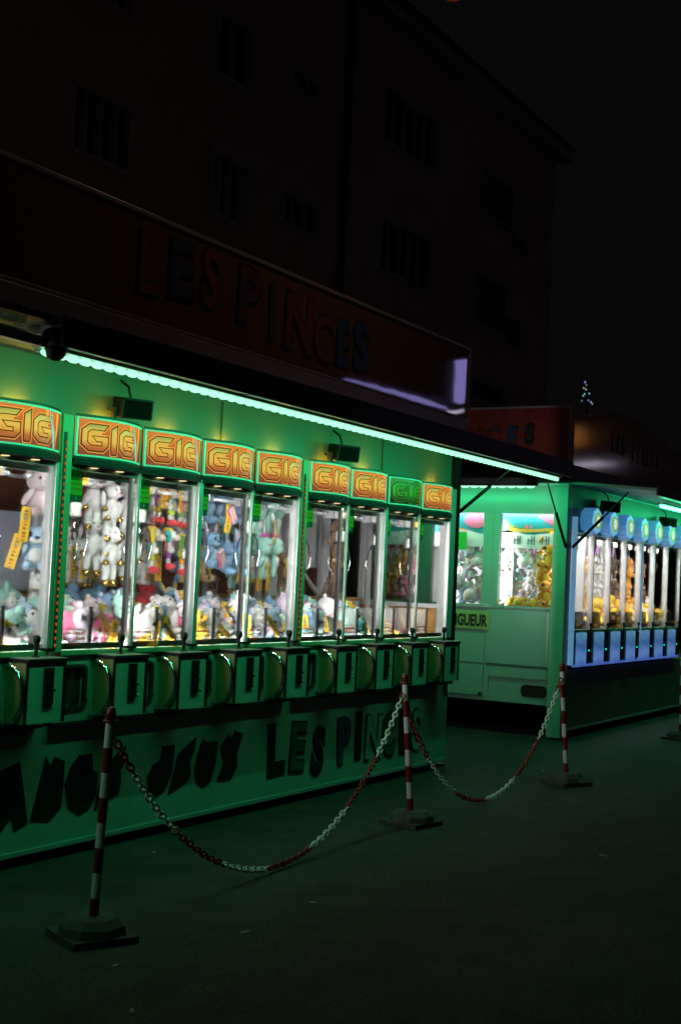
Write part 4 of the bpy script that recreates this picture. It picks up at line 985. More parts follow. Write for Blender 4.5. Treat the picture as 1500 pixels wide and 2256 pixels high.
FOAM = mat('packing_foam', (0.78, 0.80, 0.77), 0.9, sheen=0.2)
for i, items in enumerate(HEAP):
    x0 = MX[i]; n = len(items); low = i >= 7
    # foam shreds covering the bed (nobody could count them)
    q = MB()
    for k in range(190):
        x = rr(0.02, 0.585); y = rr(0.0, 0.66); z = 1.165+0.10*min(1, max(0, y)/0.5)*rr(0.3, 1)*(0.55 if low else 1)
        r = rr(0.010, 0.022); q.ell((x, y, z), (r, r*rr(.4, 1), r*rr(.5, 1.4)), FOAM, (rr(0, 90), rr(0, 90), 0), 6, 4)
    fo = q.build('foam_shreds', MACH[i], (0, 0, ZB), True); fo['kind'] = 'stuff'
    if not low:
        for k in range(7):
            plush(*[('ball', ('white', 'palepink', 'pink')), ('bear', ('palepink', 'white', 'pink')), ('ball', ('sky', 'white', 'mint')), ('bear', ('white', 'cream', 'yellow')), ('duck', ('yellow', 'yellow', 'orange')), ('ball', ('lilac', 'white', 'palepink')), ('bear', ('mint', 'white', 'pink'))][(k+2*i) % 7],
                  (x0+0.06+0.078*k, 0.20+0.12*(k % 2), 1.27+0.03*(k % 3)), rr(.16, .20), (rr(-30, -5), rr(-40, 40), rr(-60, 60)), W_[i]+' upper heap')
    rep = items+(items[:7] if not low else [])
    for k, (kd, pal) in enumerate(rep):
        t = (k+0.5)/len(rep)
        if k % 3 == 0: y, z = 0.10, 1.175
        elif k % 3 == 1: y, z = 0.30, 1.215
        else: y, z = 0.52, 1.26
        x = x0+0.08+0.44*((k*0.618+0.13*i) % 1.0)
        if y < 0.2 and x-x0 < 0.30: x += 0.16
        if y > 0.4: x = min(x+0.45, 10.45)
        sz = rr(.23, .29) if not low else rr(.14, .18)
        if kd in ('cushion',): sz *= 1.05
        tilt = rr(-35, 35) if kd not in ('ball', 'heart') else rr(-15, 15)
        plush(kd, pal, (x, y, z-(0.0 if kd != 'monkey' else -0.05)), sz, (rr(-40, -5) if kd in ('bear', 'dog', 'longear', 'doll', 'rabbit') else rr(-10, 10), tilt, rr(-60, 60)), W_[i],
              tagged=((rr(-.1, .2), -.42, .6), rr(-40, 40), rr(-20, 20)) if (k % 2 == 1 and kd != 'cushion') else None)

# ================================================================== TRAILER TWO
T2O = (16.5, 1.2, 0)
t2 = thing('game_trailer', 'second pale trailer beyond the gap with end windows and blue machines', 'trailer', T2O)
EX = 13.6
q = MB(); q.box(13.56, 21.5, 0.0, 0.04, 0.10, 0.745, mat('brown_skirt', (0.24, 0.20, 0.15), 0.35, var=0.25, vscale=3)); part('skirt_panel', q, t2, T2O)
q = MB(); q.box(13.72, 21.5, -0.012, -0.001, 0.085, 0.11, ALU, 0.003); part('skirt_trim', q, t2, T2O)
q = MB(); q.box(13.75, 21.5, 0.06, 2.4, 0.34, 0.72, DARK); part('chassis', q, t2, T2O)
q = MB(); q.box(13.545, 13.70, -0.012, 0.15, 0.02, 2.74, WHITE, 0.01); part('corner_post', q, t2, T2O)
# end wall pieces (facing the gap)
WE = mat('white_end_green_lit', (0.29, 0.42, 0.36), 0.22, var=0.06, vscale=2)  # white paint with the LED row's green light put into its colour
SEAMM = mat('seam', (0.10, 0.11, 0.11), 0.6)
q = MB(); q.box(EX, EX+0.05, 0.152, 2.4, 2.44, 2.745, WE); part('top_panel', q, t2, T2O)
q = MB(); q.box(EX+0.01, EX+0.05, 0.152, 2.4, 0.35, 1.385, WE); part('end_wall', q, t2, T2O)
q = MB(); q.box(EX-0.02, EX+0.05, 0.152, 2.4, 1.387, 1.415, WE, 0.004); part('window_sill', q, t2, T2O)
for a, b in ((0.785, 0.985), (1.62, 1.80)):
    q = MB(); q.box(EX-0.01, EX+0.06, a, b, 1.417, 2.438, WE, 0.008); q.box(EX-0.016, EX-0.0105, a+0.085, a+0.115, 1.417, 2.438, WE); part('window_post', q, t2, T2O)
for a, b in ((0.16, 0.783), (0.987, 1.618), (1.802, 2.39)):
    q = MB(); q.box(EX+0.02, EX+0.026, a, b, 1.416, 2.438, GLASS); part('window', q, t2, T2O)
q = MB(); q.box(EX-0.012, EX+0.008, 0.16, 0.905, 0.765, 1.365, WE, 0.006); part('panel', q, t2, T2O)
q = MB(); q.box(EX-0.016, EX-0.0125, 0.17, 0.20, 0.77, 1.36, ALU); q.box(EX-0.006, EX+0.009, 0.16, 0.90, 0.738, 0.762, SEAMM); part('panel_frame', q, t2, T2O)
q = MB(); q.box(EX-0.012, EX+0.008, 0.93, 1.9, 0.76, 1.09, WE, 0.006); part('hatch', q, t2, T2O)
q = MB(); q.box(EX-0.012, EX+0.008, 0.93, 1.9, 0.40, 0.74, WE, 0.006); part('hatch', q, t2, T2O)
q = MB(); q.tube([(EX-0.03, 0.955, 0.42), (EX-0.012, 0.955, 0.42)], 0.02, BLACK, 8); part('latch', q, t2, T2O)
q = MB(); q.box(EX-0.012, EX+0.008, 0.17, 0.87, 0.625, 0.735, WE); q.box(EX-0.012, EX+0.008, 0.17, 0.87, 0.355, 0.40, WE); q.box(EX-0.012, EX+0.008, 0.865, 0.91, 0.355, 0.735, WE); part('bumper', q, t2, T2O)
tl = MB(); tl.prism(rrect(0.175, 0.475, 0.43, 0.56, 0.05), lambda a, b, t: (t, a, b), EX-0.006, EX+0.009, mat('dark_lens', (0.05, 0.02, 0.015), 0.2)); part('tail_lamp', tl, t2, T2O)
for y in (0.66, 0.69, 0.74, 0.77):
    q = MB(); q.tube([(EX+0.004, y, 0.515), (EX+0.009, y, 0.515)], 0.006, DARK, 6); part('rivet', q, t2, T2O)
# plate with word
q = MB(); q.box(EX-0.020, EX-0.0125, 0.865, 1.80, 1.135, 1.335, mat('green_plate', (0.40, 0.42, 0.14), 0.5, var=0.1)); pl_ = part('word_plate', q, t2, T2O)
word_me = textmesh('LONGUEUR', 0.158, BLACKP, 0.006, 0.002, ax='RIGHT', face='-X')
link('plate_text', word_me, pl_, Vector((EX-0.0225, 0.902, 1.172))-Vector(T2O), (0, 0, 0), (1, 0.70, 1.12))
# interior surfaces
IW = mat('interior_white', (0.72, 0.72, 0.72), 0.5, var=0.05)
q = MB(); q.box(13.7, 21.5, 0.03, 2.4, 0.725, 0.745, DARK); part('floor', q, t2, T2O)
q = MB(); q.box(13.66, 21.5, 0.03, 2.4, 2.75, 2.79, IW); part('ceiling', q, t2, T2O)
q = MB(); q.box(13.66, 21.5, 2.36, 2.40, 0.75, 2.75, mat('brown_back', (0.10, 0.05, 0.035), 0.6, var=0.2)); part('back_wall', q, t2, T2O)
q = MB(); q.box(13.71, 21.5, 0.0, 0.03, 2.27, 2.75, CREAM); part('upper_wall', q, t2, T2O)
q = MB(); q.box(13.68, 14.3, 1.0, 1.03, 1.2, 2.74, IW); part('partition', q, t2, T2O)
# printed header board seen through the end windows
hb = thing('header_board', 'painted underwater header board behind the end windows in teal, pink and yellow', 'sign', (13.8, 0.9, 2.2))
HBO = (13.8, 0.9, 2.2); HT = emission('sea_teal', (0.02, 0.30, 0.30), 0.6); 
HTEAL = mat('sea_teal_print', (0.015, 0.20, 0.22), 0.4, emit=(0.02, 0.22, 0.24), es=0.12); HPINK = mat('pink_print', (0.40, 0.10, 0.18), 0.4); HYEL = mat('sand_print', (0.55, 0.32, 0.03), 0.4); HGRN = mat('weed_print', (0.12, 0.3, 0.05), 0.4, emit=(0.12, 0.3, 0.05), es=0.3); HRED = mat('coral_print', (0.6, 0.08, 0.04), 0.4, emit=(0.6, 0.08, 0.04), es=0.3)  # teal, weed and coral prints also carry a faint glow of their own
q = MB(); bot = [(0.05+0.1*i, 2.235+0.025*math.sin(i*1.1)) for i in range(24)]
q.prism([(0.05, 2.46)]+[(a, b) for a, b in bot]+[(2.35, 2.46)], lambda a, b, t: (t, a, b), 13.75, 13.77, HTEAL); part('board', q, hb, HBO)
def blob(name, pts, m, x=13.745):
    q = MB(); q.prism(pts, lambda a, b, t: (t, a, b), x, 13.7495, m); part(name, q, hb, HBO)
blob('sand_print', [(0.16, 2.26), (0.35, 2.245), (0.55, 2.235), (0.74, 2.25), (0.77, 2.30), (0.62, 2.275), (0.45, 2.27), (0.30, 2.285), (0.2, 2.29)], HYEL)
blob('weed_print', [(0.55, 2.277), (0.77, 2.305), (0.77, 2.34), (0.66, 2.30)], HGRN)
blob('coral_print', [(0.47, 2.275), (0.50, 2.275), (0.49, 2.325)], HRED); blob('coral_print', [(0.52, 2.278), (0.56, 2.28), (0.54, 2.33)], HRED)
blob('creature_print', [(0.10, 2.30), (0.18, 2.29), (0.32, 2.36), (0.42, 2.43), (0.10, 2.44)], HPINK)
blob('creature_print', [(1.28-0.3*0.5*(1+math.cos(a))*1.0+0.02, 2.36+0.09*math.sin(a)) for a in [k*0.45 for k in range(14)]], HPINK)
blob('sand_print', [(1.25, 2.25), (1.55, 2.24), (1.62, 2.28), (1.40, 2.285)], HYEL)
for k in range(3):
    b_ = 0.27+0.17*k; q = MB(); q.box(13.742, 13.75, b_, b_+0.006, 2.10, 2.2, DARK); q.box(13.742, 13.75, b_+0.01, b_+0.07, 2.15, 2.155, DARK); q.box(13.742, 13.75, b_+0.03, b_+0.036, 2.10, 2.2, DARK); q.box(13.742, 13.75, b_+0.075, b_+0.08, 2.1, 2.17, DARK); part('stick_print', q, hb, HBO)
q = MB(); q.box(13.752, 13.76, 0.05, 2.35, 2.06, 2.23, IW); part('white_strip', q, hb, HBO)
# end notice card on the window
nc = MB(); nc.box(EX+0.008, EX+0.0115, 1.20, 1.34, 2.02, 2.22, CARDG); tag(nc.build('notice_card', None, (0, 0, 0)), 'green notice card stuck on the end window of the second trailer', 'notice')
# roof, board, flaps
q = MB(); q.box(13.52, 21.5, -0.05, 2.42, 2.80, 2.975, DARK, 0.01); part('roof_edge', q, t2, T2O)
nb2 = thing('name_board', 'curved-top name board with a red end face on the second trailer roof', 'sign', (16, 0.6, 2.98)); N2O = (16, 0.6, 2.98)
EB = mat('red_orange_board', (0.26, 0.045, 0.035), 0.28, var=0.1); FB = mat('brown_orange_board', (0.50, 0.27, 0.20), 0.09)
q = MB(); q.box(13.56, 13.60, 0.02, 2.3, 2.98, 3.60, EB); part('end_board', q, nb2, N2O)
q = MB(); q.box(13.548, 13.61, -0.04, 2.31, 3.602, 3.625, FASC); q.box(13.545, 13.605, -0.015, 0.017, 2.98, 3.60, FASC); part('end_frame', q, nb2, N2O)
prof = [(13.61, 3.585), (13.8, 3.56), (14.0, 3.555), (14.25, 3.60), (14.7, 3.69), (15.2, 3.735), (15.6, 3.74), (16.1, 3.715), (16.6, 3.665), (17.1, 3.59), (17.5, 3.545), (18.0, 3.53), (18.6, 3.55), (19.4, 3.65), (20.4, 3.72), (21.5, 3.70)]
warp(FB, 1.2, 0.07)
q = MB(); q.prism([(13.61, 2.98)]+prof+[(21.5, 2.98)], lambda a, b, t: (a, t, b), -0.03, 0.01, FB); part('front_board', q, nb2, N2O)
q = MB(); q.tube([(a, -0.01, b+0.012) for a, b in prof], 0.016, mat('edge_tube', (0.6, 0.55, 0.65), 0.35), 6); part('top_edging', q, nb2, N2O)
word([('L', 1.90, 3.16, 0.30, 0.9, 0, LRED, LBLK), ('E', 1.70, 3.16, 0.30, 0.9, 0, LBLU, LBLK)][:0]+[('N', 1.22, 3.18, 0.30, 0.85, 4, LRED, LBLK), ('C', 0.98, 3.19, 0.30, 0.8, 2, LPUR, LBLK), ('E', 0.76, 3.20, 0.30, 0.85, -8, LBLU, LBLK), ('S', 0.53, 3.22, 0.30, 0.8, -3, LBLK, LBLK), ('I', 1.40, 3.17, 0.30, 1, 0, LBLU, LBLK), ('P', 1.66, 3.17, 0.30, 0.85, 0, LRED, LBLK)], nb2, N2O, 13.56, '-X')
lx = 14.86
for ch, fl, dz in (('L', LRED, 0.02), ('E', LBLU, 0.02), ('S', LRED, 0.0), (' ', None, 0), ('P', LBLU, -0.02), ('I', LRED, -0.04), ('N', LRED, -0.04), ('C', LPUR, -0.04), ('E', LBLU, -0.02), ('S', LGRN, -0.02)):
    if ch != ' ': word([(ch, lx, 3.26+dz, 0.30, 0.75, RG.uniform(-5, 5), fl, LBLK)], nb2, N2O, -0.03)
    lx += 0.2
af = thing('awning_flap', 'raised dark awning flap in front of the blue machines', 'awning', (17, 0, 2.75)); AFO = (17, 0, 2.75)
def slab4(q, a, b, c, d, th, m):
    a, b, c, d = map(Vector, (a, b, c, d)); up = Vector((0, 0, th)); q.add([a, b, c, d, a+up, b+up, c+up, d+up], [(0, 1, 2, 3), (4, 7, 6, 5), (0, 4, 5, 1), (1, 5, 6, 2), (2, 6, 7, 3), (3, 7, 4, 0)], m)
q = MB(); slab4(q, (13.62, 0, 2.77), (21.5, 0, 2.77), (21.5, -0.95, 2.70), (13.62, -0.95, 2.70), 0.03, AWU); part('panel', q, af, AFO)
q = MB(); q.box(13.62, 21.5, -0.975, -0.952, 2.655, 2.745, DARK, 0.004); part('edge_beam', q, af, AFO)
strut(af, AFO, (13.70, -0.02, 2.08), (13.80, -0.6, 2.70))
ef = thing('awning_flap', 'raised end awning flap over the gap between the two trailers', 'awning', (13.5, 1.2, 2.78)); EFO = (13.5, 1.2, 2.78)
q = MB(); slab4(q, (13.54, 0.0, 2.77), (12.65, 0.0, 2.70), (12.65, 2.4, 2.70), (13.54, 2.4, 2.77), 0.03, AWU); part('panel', q, ef, EFO)
q = MB(); q.box(12.62, 12.648, -0.01, 2.41, 2.665, 2.75, DARK, 0.004); part('edge_beam', q, ef, EFO)
strut(ef, EFO, (13.55, 0.0, 2.08), (12.95, 0.0, 2.715))
led_strip('led_strip', 'row of green LED bulbs over the end windows of the second trailer', [(12.70, 0.04, 2.672), (12.70, 2.35, 2.672)], 22, LEDG3, 0.022, 40, Vector((1, 0, 0)), 15)
def tube_light(name, label, a, b, m, r=0.018):
    th = thing(name, label, 'light tube', a); A = Vector(a); B = Vector(b)
    q = MB(); q.tube([A, B], r, m, 8); part('tube', q, th, A, True)
    q = MB(); q.box(A.x-0.03, B.x+0.03, A.y-0.03, A.y+0.03, A.z+r+0.001, A.z+r+0.03, ALU); part('housing', q, th, A)
    return th
tube_light('light_tube', 'bright green light tube over the blue machines at the right edge', (15.35, -0.5, 2.655), (21.0, -0.5, 2.655), LEDG2)
p3 = pt(1340, 1116, -0.1); p4 = pt(1467, 1150, -0.1)
speaker(p3.x, p3.z, 'black wall speaker above the second blue disc of the far trailer'); speaker(p4.x, p4.z, 'black wall speaker above the blue discs at the right edge')

# ================================================================== BLUE MACHINES
BLG = ramp_print('blue_lit_plastic', [(0.0, (0.05, 0.12, 0.46)), (0.25, (0.12, 0.25, 0.58)), (0.6, (0.04, 0.13, 0.33)), (1.0, (0.12, 0.30, 0.48))], 'Z', 0.04, 0.42, 0.75, 0.5, 0.35)
BLG2 = mat('blue_lit_disc', (0.2, 0.35, 0.55), 0.35, emit=(0.04, 0.16, 0.36), es=0.8, var=0.12, vscale=9)
BLG3 = mat('blue_lit_front', (0.3, 0.45, 0.65), 0.35, emit=(0.13, 0.36, 0.62), es=1.05, var=0.12, vscale=9)
RING = mat('lime_lit_ring', (0.4, 0.5, 0.2), 0.4, emit=(0.25, 0.55, 0.22), es=0.6)
DISCW = mat('white_lit_disc', (0.6, 0.6, 0.6), 0.4, emit=(0.75, 0.75, 0.73), es=0.9, var=0.2, vscale=30)
GRN_DOT = emission('green_dot', (0.0, 1.0, 0.5), 3.0)
LEDW2 = emission('white_tube_far', (1.0, 0.97, 0.95), 1.6)
LEDW4 = emission('white_header_tube', (1.0, 0.97, 0.95), 1.6)
def blue_parts():
    Z = lambda z: z-ZB; P = []
    def A(n, q, par=None, sm=False): P.append((n, q.mesh(n, smooth=sm), par)); return len(P)-1
    q = MB(); q.box(0.0, 0.59, -0.03, 0.7, Z(0.79), Z(1.15), DARK); A('cabinet', q)
    q = MB(); pts = [(0.255+0.14*math.sin(a)*1.0, -0.035-0.05*math.cos(a)) for a in [R(-90+15*k) for k in range(13)]]
    q.prism([(pts[0][0], -0.0305)]+pts[1:-1]+[(pts[-1][0], -0.0305)], lambda a, b, t: (a, b, t), Z(0.80), Z(1.15), BLG); A('lit_panel', q, None, False)
    q = MB(); q.box(0.0, 0.59, -0.05, -0.031, Z(0.775), Z(0.80), BLG); A('lit_plinth', q)
    q = MB(); q.box(0.42, 0.585, -0.045, -0.031, Z(0.82), Z(1.14), BLACK); cs = A('coin_panel', q)
    q = MB(); q.ell((0.50, -0.048, Z(0.95)), (0.009, 0.004, 0.009), GRN_DOT, nu=8, nv=5); A('indicator', q, cs)
    q = MB(); q.box(0.0, 0.59, -0.05, 0.02, Z(1.152), Z(1.185), GREENPAINT, 0.004); A('sill', q)
    q = MB(); q.tube([(0.44, -0.08, Z(1.15)), (0.44, -0.08, Z(1.23))], 0.009, BLACK, 6); q.ell((0.44, -0.08, Z(1.24)), (0.018, 0.018, 0.022), BLACK, nu=8, nv=6); A('joystick', q)
    q = MB(); q.box(0.0, 0.59, -0.02, -0.015, Z(1.187), Z(2.25), GLASS); A('front_glass', q)
    q = MB(); q.box(0.565, 0.59, -0.045, -0.012, Z(1.187), Z(2.25), ALU, 0.003); A('glass_post', q)
    q = MB(); q.box(0.0, 0.59, -0.05, 0.02, Z(2.251), Z(2.285), GREENPAINT, 0.004); A('header', q)
    q = MB(); q.box(0.03, 0.55, 0.021, 0.045, Z(2.262), Z(2.284), LEDW4); A('interior_lamp', q)
    q = MB(); q.box(0.012, 0.0155, 0.001, 0.03, Z(1.2), Z(2.24), LEDW2); st = A('interior_strip', q)
    q = MB(); q.box(0.004, 0.0115, -0.001, 0.032, Z(1.19), Z(2.245), ALU); q.box(0.004, 0.04, -0.006, -0.0015, Z(1.19), Z(2.245), ALU); A('strip_channel', q, st)
    q = MB(); q.box(0.02, 0.55, 0.012, 0.016, Z(2.215), Z(2.284), ALU); A('valance', q)
    q = MB(); q.box(0.0, 0.59, 0.03, 0.7, Z(1.16), Z(1.186), WHITE); A('bed', q)
    q = MB(); q.box(0.17, 0.185, 0.0, 0.01, Z(1.187), Z(1.38), BLACK); q.box(0.40, 0.41, 0.0, 0.01, Z(1.187), Z(1.38), BLACK); A('chute_post', q)
    q = MB(); q.box(0.02, 0.40, 0.011, 0.016, Z(1.187), Z(1.38), ACRYL); A('chute', q)
    q = MB(); q.box(0.03, 0.13, -0.0148, -0.012, Z(2.06), Z(2.2), mat('lime_card', (0.35, 0.45, 0.04), 0.5)); A('notice_card', q)
    # round lit marquee
    c = Vector((0.26, 0, Z(2.392)))
    q = MB(); lobes = [(c.x+(0.140+0.008*math.cos(8*a))*math.cos(a)*1.1, c.z+(0.140+0.008*math.cos(8*a))*math.sin(a)) for a in [2*PI*k/48 for k in range(48)]]
    q.prism(lobes, lambda a, b, t: (a, t, b), -0.17, -0.03, BLG2); mq = A('round_marquee', q)
    q = MB(); q.prism([(c.x+(a-c.x)*0.95, c.z+(b-c.z)*0.95) for a, b in lobes], lambda a, b, t: (a, t, b), -0.1765, -0.1705, BLG3); A('front_disc', q, mq)
    def ring(r0, r1, y0, y1, m, nm):
        q = MB(); n = 28; vs = []
        for k in range(n):
            a = 2*PI*k/n
            for r, y in ((r0, y0), (r1, y0), (r1, y1), (r0, y1)): vs.append((c.x+r*math.cos(a)*1.1, y, c.z+r*math.sin(a)))
        fs = []
        for k in range(n):
            j = (k+1) % n
            for t in range(4): fs.append((4*k+t, 4*k+(t+1) % 4, 4*j+(t+1) % 4, 4*j+t))
        q.add(vs, fs, m); A(nm, q, mq)
    ring(0.062, 0.092, -0.192, -0.177, RING, 'ring')
    q = MB(); q.prism([(c.x+0.067*math.cos(2*PI*k/24)*1.1, c.z+0.067*math.sin(2*PI*k/24)) for k in range(24)], lambda a, b, t: (a, t, b), -0.182, -0.177, DISCW); A('disc', q, mq)
    me = textmesh('M', 0.055, mat('grey_print', (0.35, 0.36, 0.4), 0.5, emit=(0.4,0.42,0.45), es=0.6), -0.002, 0.001, ax='CENTER').copy(); me.transform(Matrix.Translation((c.x, -0.1835, c.z-0.018))); P.append(('disc_print', me, mq))
    # claw
    q = MB(); q.box(0.2, 0.36, 0.2, 0.3, Z(2.17), Z(2.23), WHITE); q.tube([(0.28, 0.25, Z(2.17)), (0.28, 0.25, Z(2.06))], 0.028, mat('violet_claw', (0.3, 0.08, 0.4), 0.3), 8)
    for k in range(3):
        a = 2.1*k; d = Vector((math.cos(a), math.sin(a), 0)); o = Vector((0.28, 0.25, 0))
        q.tube([o+d*0.03+Vector((0, 0, Z(2.06))), o+d*0.09+Vector((0, 0, Z(2.0))), o+d*0.05+Vector((0, 0, Z(1.9)))], 0.006, CHROME, 5)
    A('claw', q)
    return P
BP = blue_parts(); BLAB = ['first blue claw machine beside the second trailer corner post', 'second blue claw machine from the corner post', 'third blue claw machine from the corner post', 'fourth blue claw machine from the corner post', 'fifth blue claw machine from the corner post', 'sixth blue claw machine from the corner post', 'seventh blue claw machine, cut by the right edge']
BX = [13.78+0.592*i for i in range(7)]; 
for i, x in enumerate(BX):
    m = thing('claw_machine', BLAB[i], 'claw machine', (x, 0, ZB), 'blue claw machines with round discs'); obs = []
    for nm, me, par in BP: obs.append(link(nm, me, obs[par] if par is not None else m))
    area('interior_light', m, (0.0165, 0.016, 1.72-ZB), (0, R(-90), 0), 1.0, 0.026, 6, WCOL, 150)
    area('interior_light', m, (0.295, 0.034, 2.258-ZB), (R(30), 0, 0), 0.50, 0.02, 13, WCOL, 160)
    if i < 6:
        q = MB(); q.box(0.004, 0.586, 0.70, 0.715, 0.45, 1.55, IW); q.build('back_panel', m)
    if i == 3:
        q = MB(); q.box(0.592, 0.625, -0.055, -0.004, 0.06, 1.5, BLG); q.build('lit_post', m)
ct = MB(); ct.tube([(13.735, -0.03, 0.80), (13.735, -0.03, 2.42)], 0.032, BLG, 10); tag(ct.build('light_column', None, (0, 0, 0), True), 'glowing blue corner column left of the blue machines', 'light column')
# toys in the blue machines and behind the end windows
FARC = [('orange', 'yellow', 'tan'), ('yellow', 'cream', 'orange'), ('yellow', 'white', 'orange'), ('orange', 'tan', 'brown'), ('white', 'cream', 'pink'), ('brown', 'tan', 'orange'), ('palepink', 'white', 'pink')]
BW = ['the first blue machine', 'the second blue machine', 'the third blue machine', 'the fourth blue machine', 'the fifth blue machine', 'the sixth blue machine', 'the seventh blue machine']
for i, x in enumerate(BX):
    for k in range(7):
        pal = FARC[(k*3+i) % 4 if k < 5 else (i+k) % 7]
        plush(('bear', 'ball', 'duck', 'bear')[(k+i) % 4], pal, (x+0.08+0.07*k, 0.10+0.14*(k % 3), 1.19+0.07*(k % 3)), rr(.22, .28), (rr(-25, 0), rr(-25, 25), rr(-50, 50)), BW[i], detail=False)
    hp = [('yellow', 'cream', 'orange'), ('orange', 'yellow', 'red'), ('pink', 'yellow', 'orange'), ('white', 'cream', 'white'), ('darkbrown', 'brown', 'tan'), ('orange', 'tan', 'brown'), ('brown', 'tan', 'red'), ('brown', 'tan', 'red')][i]
    for k in range(4):
        plush(('monkey', 'rabbit', 'bear')[(i+k) % 3], hp, (x+0.14+0.22*(k % 2), 0.42, 1.52+0.30*(k//2)), rr(.22, .26), (0, 0, rr(-30, 30)), BW[i], hang=True, detail=False)
PAST = [('white', 'cream', 'sky'), ('palepink', 'white', 'pink'), ('sky', 'white', 'mint'), ('cream', 'white', 'yellow'), ('lilac', 'white', 'palepink'), ('white', 'palepink', 'sky')]
k = 0
for row in range(5):
    for c_ in range(8):
        y = 0.36+0.145*c_ + (0.05 if row % 2 else 0)
        if y < 0.40 and row > 0: continue
        kd = ('bear', 'rabbit', 'ball', 'doll')[(row*3+c_) % 4]
        plush(kd, PAST[(row*5+c_*2) % 6], (13.86+rr(0, .05), y, 1.41+0.135*row), rr(.21, .25), (rr(-15, 5), rr(-20, 20), -80+rr(-30, 30)), 'the end window of the second trailer', detail=False, tagged=None)
for k in range(4):
    plush('bear', ('orange', 'yellow', 'brown'), (13.80+0.03*(k % 2), 0.27+0.05*(k % 2), 1.44+0.20*k), .30, (0, rr(-15, 15), -90+rr(-40, 40)), 'the orange garland by the second trailer corner', hang=False, detail=False)
for k in range(6):
    plush('duck' if k % 2 else 'ball', ('yellow', 'lime' if k == 4 else 'yellow', 'orange'), (13.76, 0.22+0.10*k, 1.40), .13, (0, rr(-20, 20), -90+rr(-40, 40)), 'the sill of the second trailer end window', detail=False)
for k in range(20):
    plush(('bear', 'rabbit')[k % 2], [('orange', 'tan', 'brown'), ('pink', 'rose', 'white'), ('rose', 'palepink', 'pink'), ('tan', 'orange', 'brown')][k % 4], (13.86, 1.85+0.12*(k % 5), 1.45+0.22*(k//5)), .26, (0, rr(-15, 15), -90+rr(-30, 30)), 'the rear end window of the second trailer', detail=False)
q = MB(); q.box(14.34, 14.365, 0.06, 1.0, 1.19, 2.25, IW); q.box(14.2, 14.225, 1.04, 2.3, 1.2, 2.74, IW); part('side_panel', q, t2, T2O)
for k, y in enumerate((0.80, 1.64)):  # tubes added out of sight behind the posts to brighten the toys
    th = thing('light_tube', ('added white light tube hidden behind the nearer end window post', 'added white light tube hidden behind the farther end window post')[k], 'light tube', (13.67, y, 1.42))
    q = MB(); q.box(13.668, 13.672, y, y+0.14, 1.43, 2.40, LEDW3); part('tube', q, th, (13.67, y, 1.42)); q = MB(); q.box(13.661, 13.667, y, y+0.14, 1.42, 2.41, ALU); part('holder', q, th, (13.67, y, 1.42)); area('tube_light', th, (0.0035, 0.07, 0.49), (0, R(-90), 0), 0.94, 0.13, 13, WCOL, 170)
th = thing('light_tube', 'white light tube above the toys behind the end windows', 'light tube', (13.72, 0.2, 2.05)); 
q = MB(); q.tube([(13.665, 0.2, 2.452), (13.665, 2.3, 2.452)], 0.012, LEDW3, 8); part('tube', q, th, (13.72, 0.2, 2.05)); area('tube_light', th, (-0.03, 1.05, 0.385), (0, R(-35), 0), 0.02, 2.1, 7, WCOL, 170)

# lit ride sign standing across the street: the glossy name boards mirror it
def mir(px, py, Y=6.94): q_ = pt(px, py, Y); return Vector((q_.x, -2*0.03-q_.y, q_.z))
rs = thing('ride_sign', 'tall violet neon ride sign on a mast across the street', 'sign', (mir(1018, 900).x, mir(1018, 900).y, 0)); RO = tuple(rs.location)
VIO = emission('violet_neon', (0.42, 0.36, 0.95), 3.2); WNE = emission('white_neon', (0.85, 0.75, 1.0), 3.5); ONE = emission('orange_neon', (1.0, 0.35, 0.08), 1.5)
q = MB(); q.tube([mir(1019, 795), mir(1017, 830), mir(1012, 885)], 0.13, VIO, 10); part('neon_tube', q, rs, RO, True)
q = MB(); q.tube([mir(760, 836), mir(860, 862), mir(935, 885), mir(985, 902)], [0.02, 0.04, 0.05, 0.02], VIO, 10); part('neon_tube', q, rs, RO, True)
q = MB(); q.tube([mir(985, 908), mir(1022, 905)], 0.04, WNE, 10); part('neon_tube', q, rs, RO, True)
q = MB(); q.tube([mir(1250, 1026), mir(1335, 1022)], 0.06, WNE, 10); part('neon_tube', q, rs, RO, True)
q = MB(); q.ell(mir(1262, 962), (0.2, 0.2, 0.3), ONE); part('orange_lamp', q, rs, RO, True)
mp = mir(1012, 885); q = MB(); q.tube([(mp.x, mp.y-0.4, 0), (mp.x, mp.y-0.4, mir(1019, 795).z+0.3)], 0.12, DARK, 10); q.tube([(mir(740, 900).x, mp.y-0.4, mp.z), (mir(1345, 1000).x, mp.y-0.4, mp.z)], 0.08, DARK, 8); part('mast', q, rs, RO, True)

# person seen through the blue machines
def skin_mesh(V, E_, rad, m, name, sub=2):
    me = bpy.data.meshes.new(name); me.from_pydata(V, E_, []); me.update()
    ob = bpy.data.objects.new(name, me); COL.objects.link(ob)
    md = ob.modifiers.new('s', 'SKIN'); md.use_smooth_shade = True
    for i, sv in enumerate(me.skin_vertices[0].data): sv.radius = rad[i] if isinstance(rad[i], tuple) else (rad[i], rad[i])
    me.skin_vertices[0].data[0].use_root = True
    s2 = ob.modifiers.new('u', 'SUBSURF'); s2.levels = sub; s2.render_levels = sub
    dg = bpy.context.evaluated_depsgraph_get(); dg.update()
    out = bpy.data.meshes.new_from_object(ob.evaluated_get(dg)); bpy.data.objects.remove(ob); out.materials.clear(); out.materials.append(m); out.shade_smooth(); out.name = name
    return out
SKIN = mat('skin', (0.50, 0.27, 0.18), 0.55, var=0.08, vscale=20)
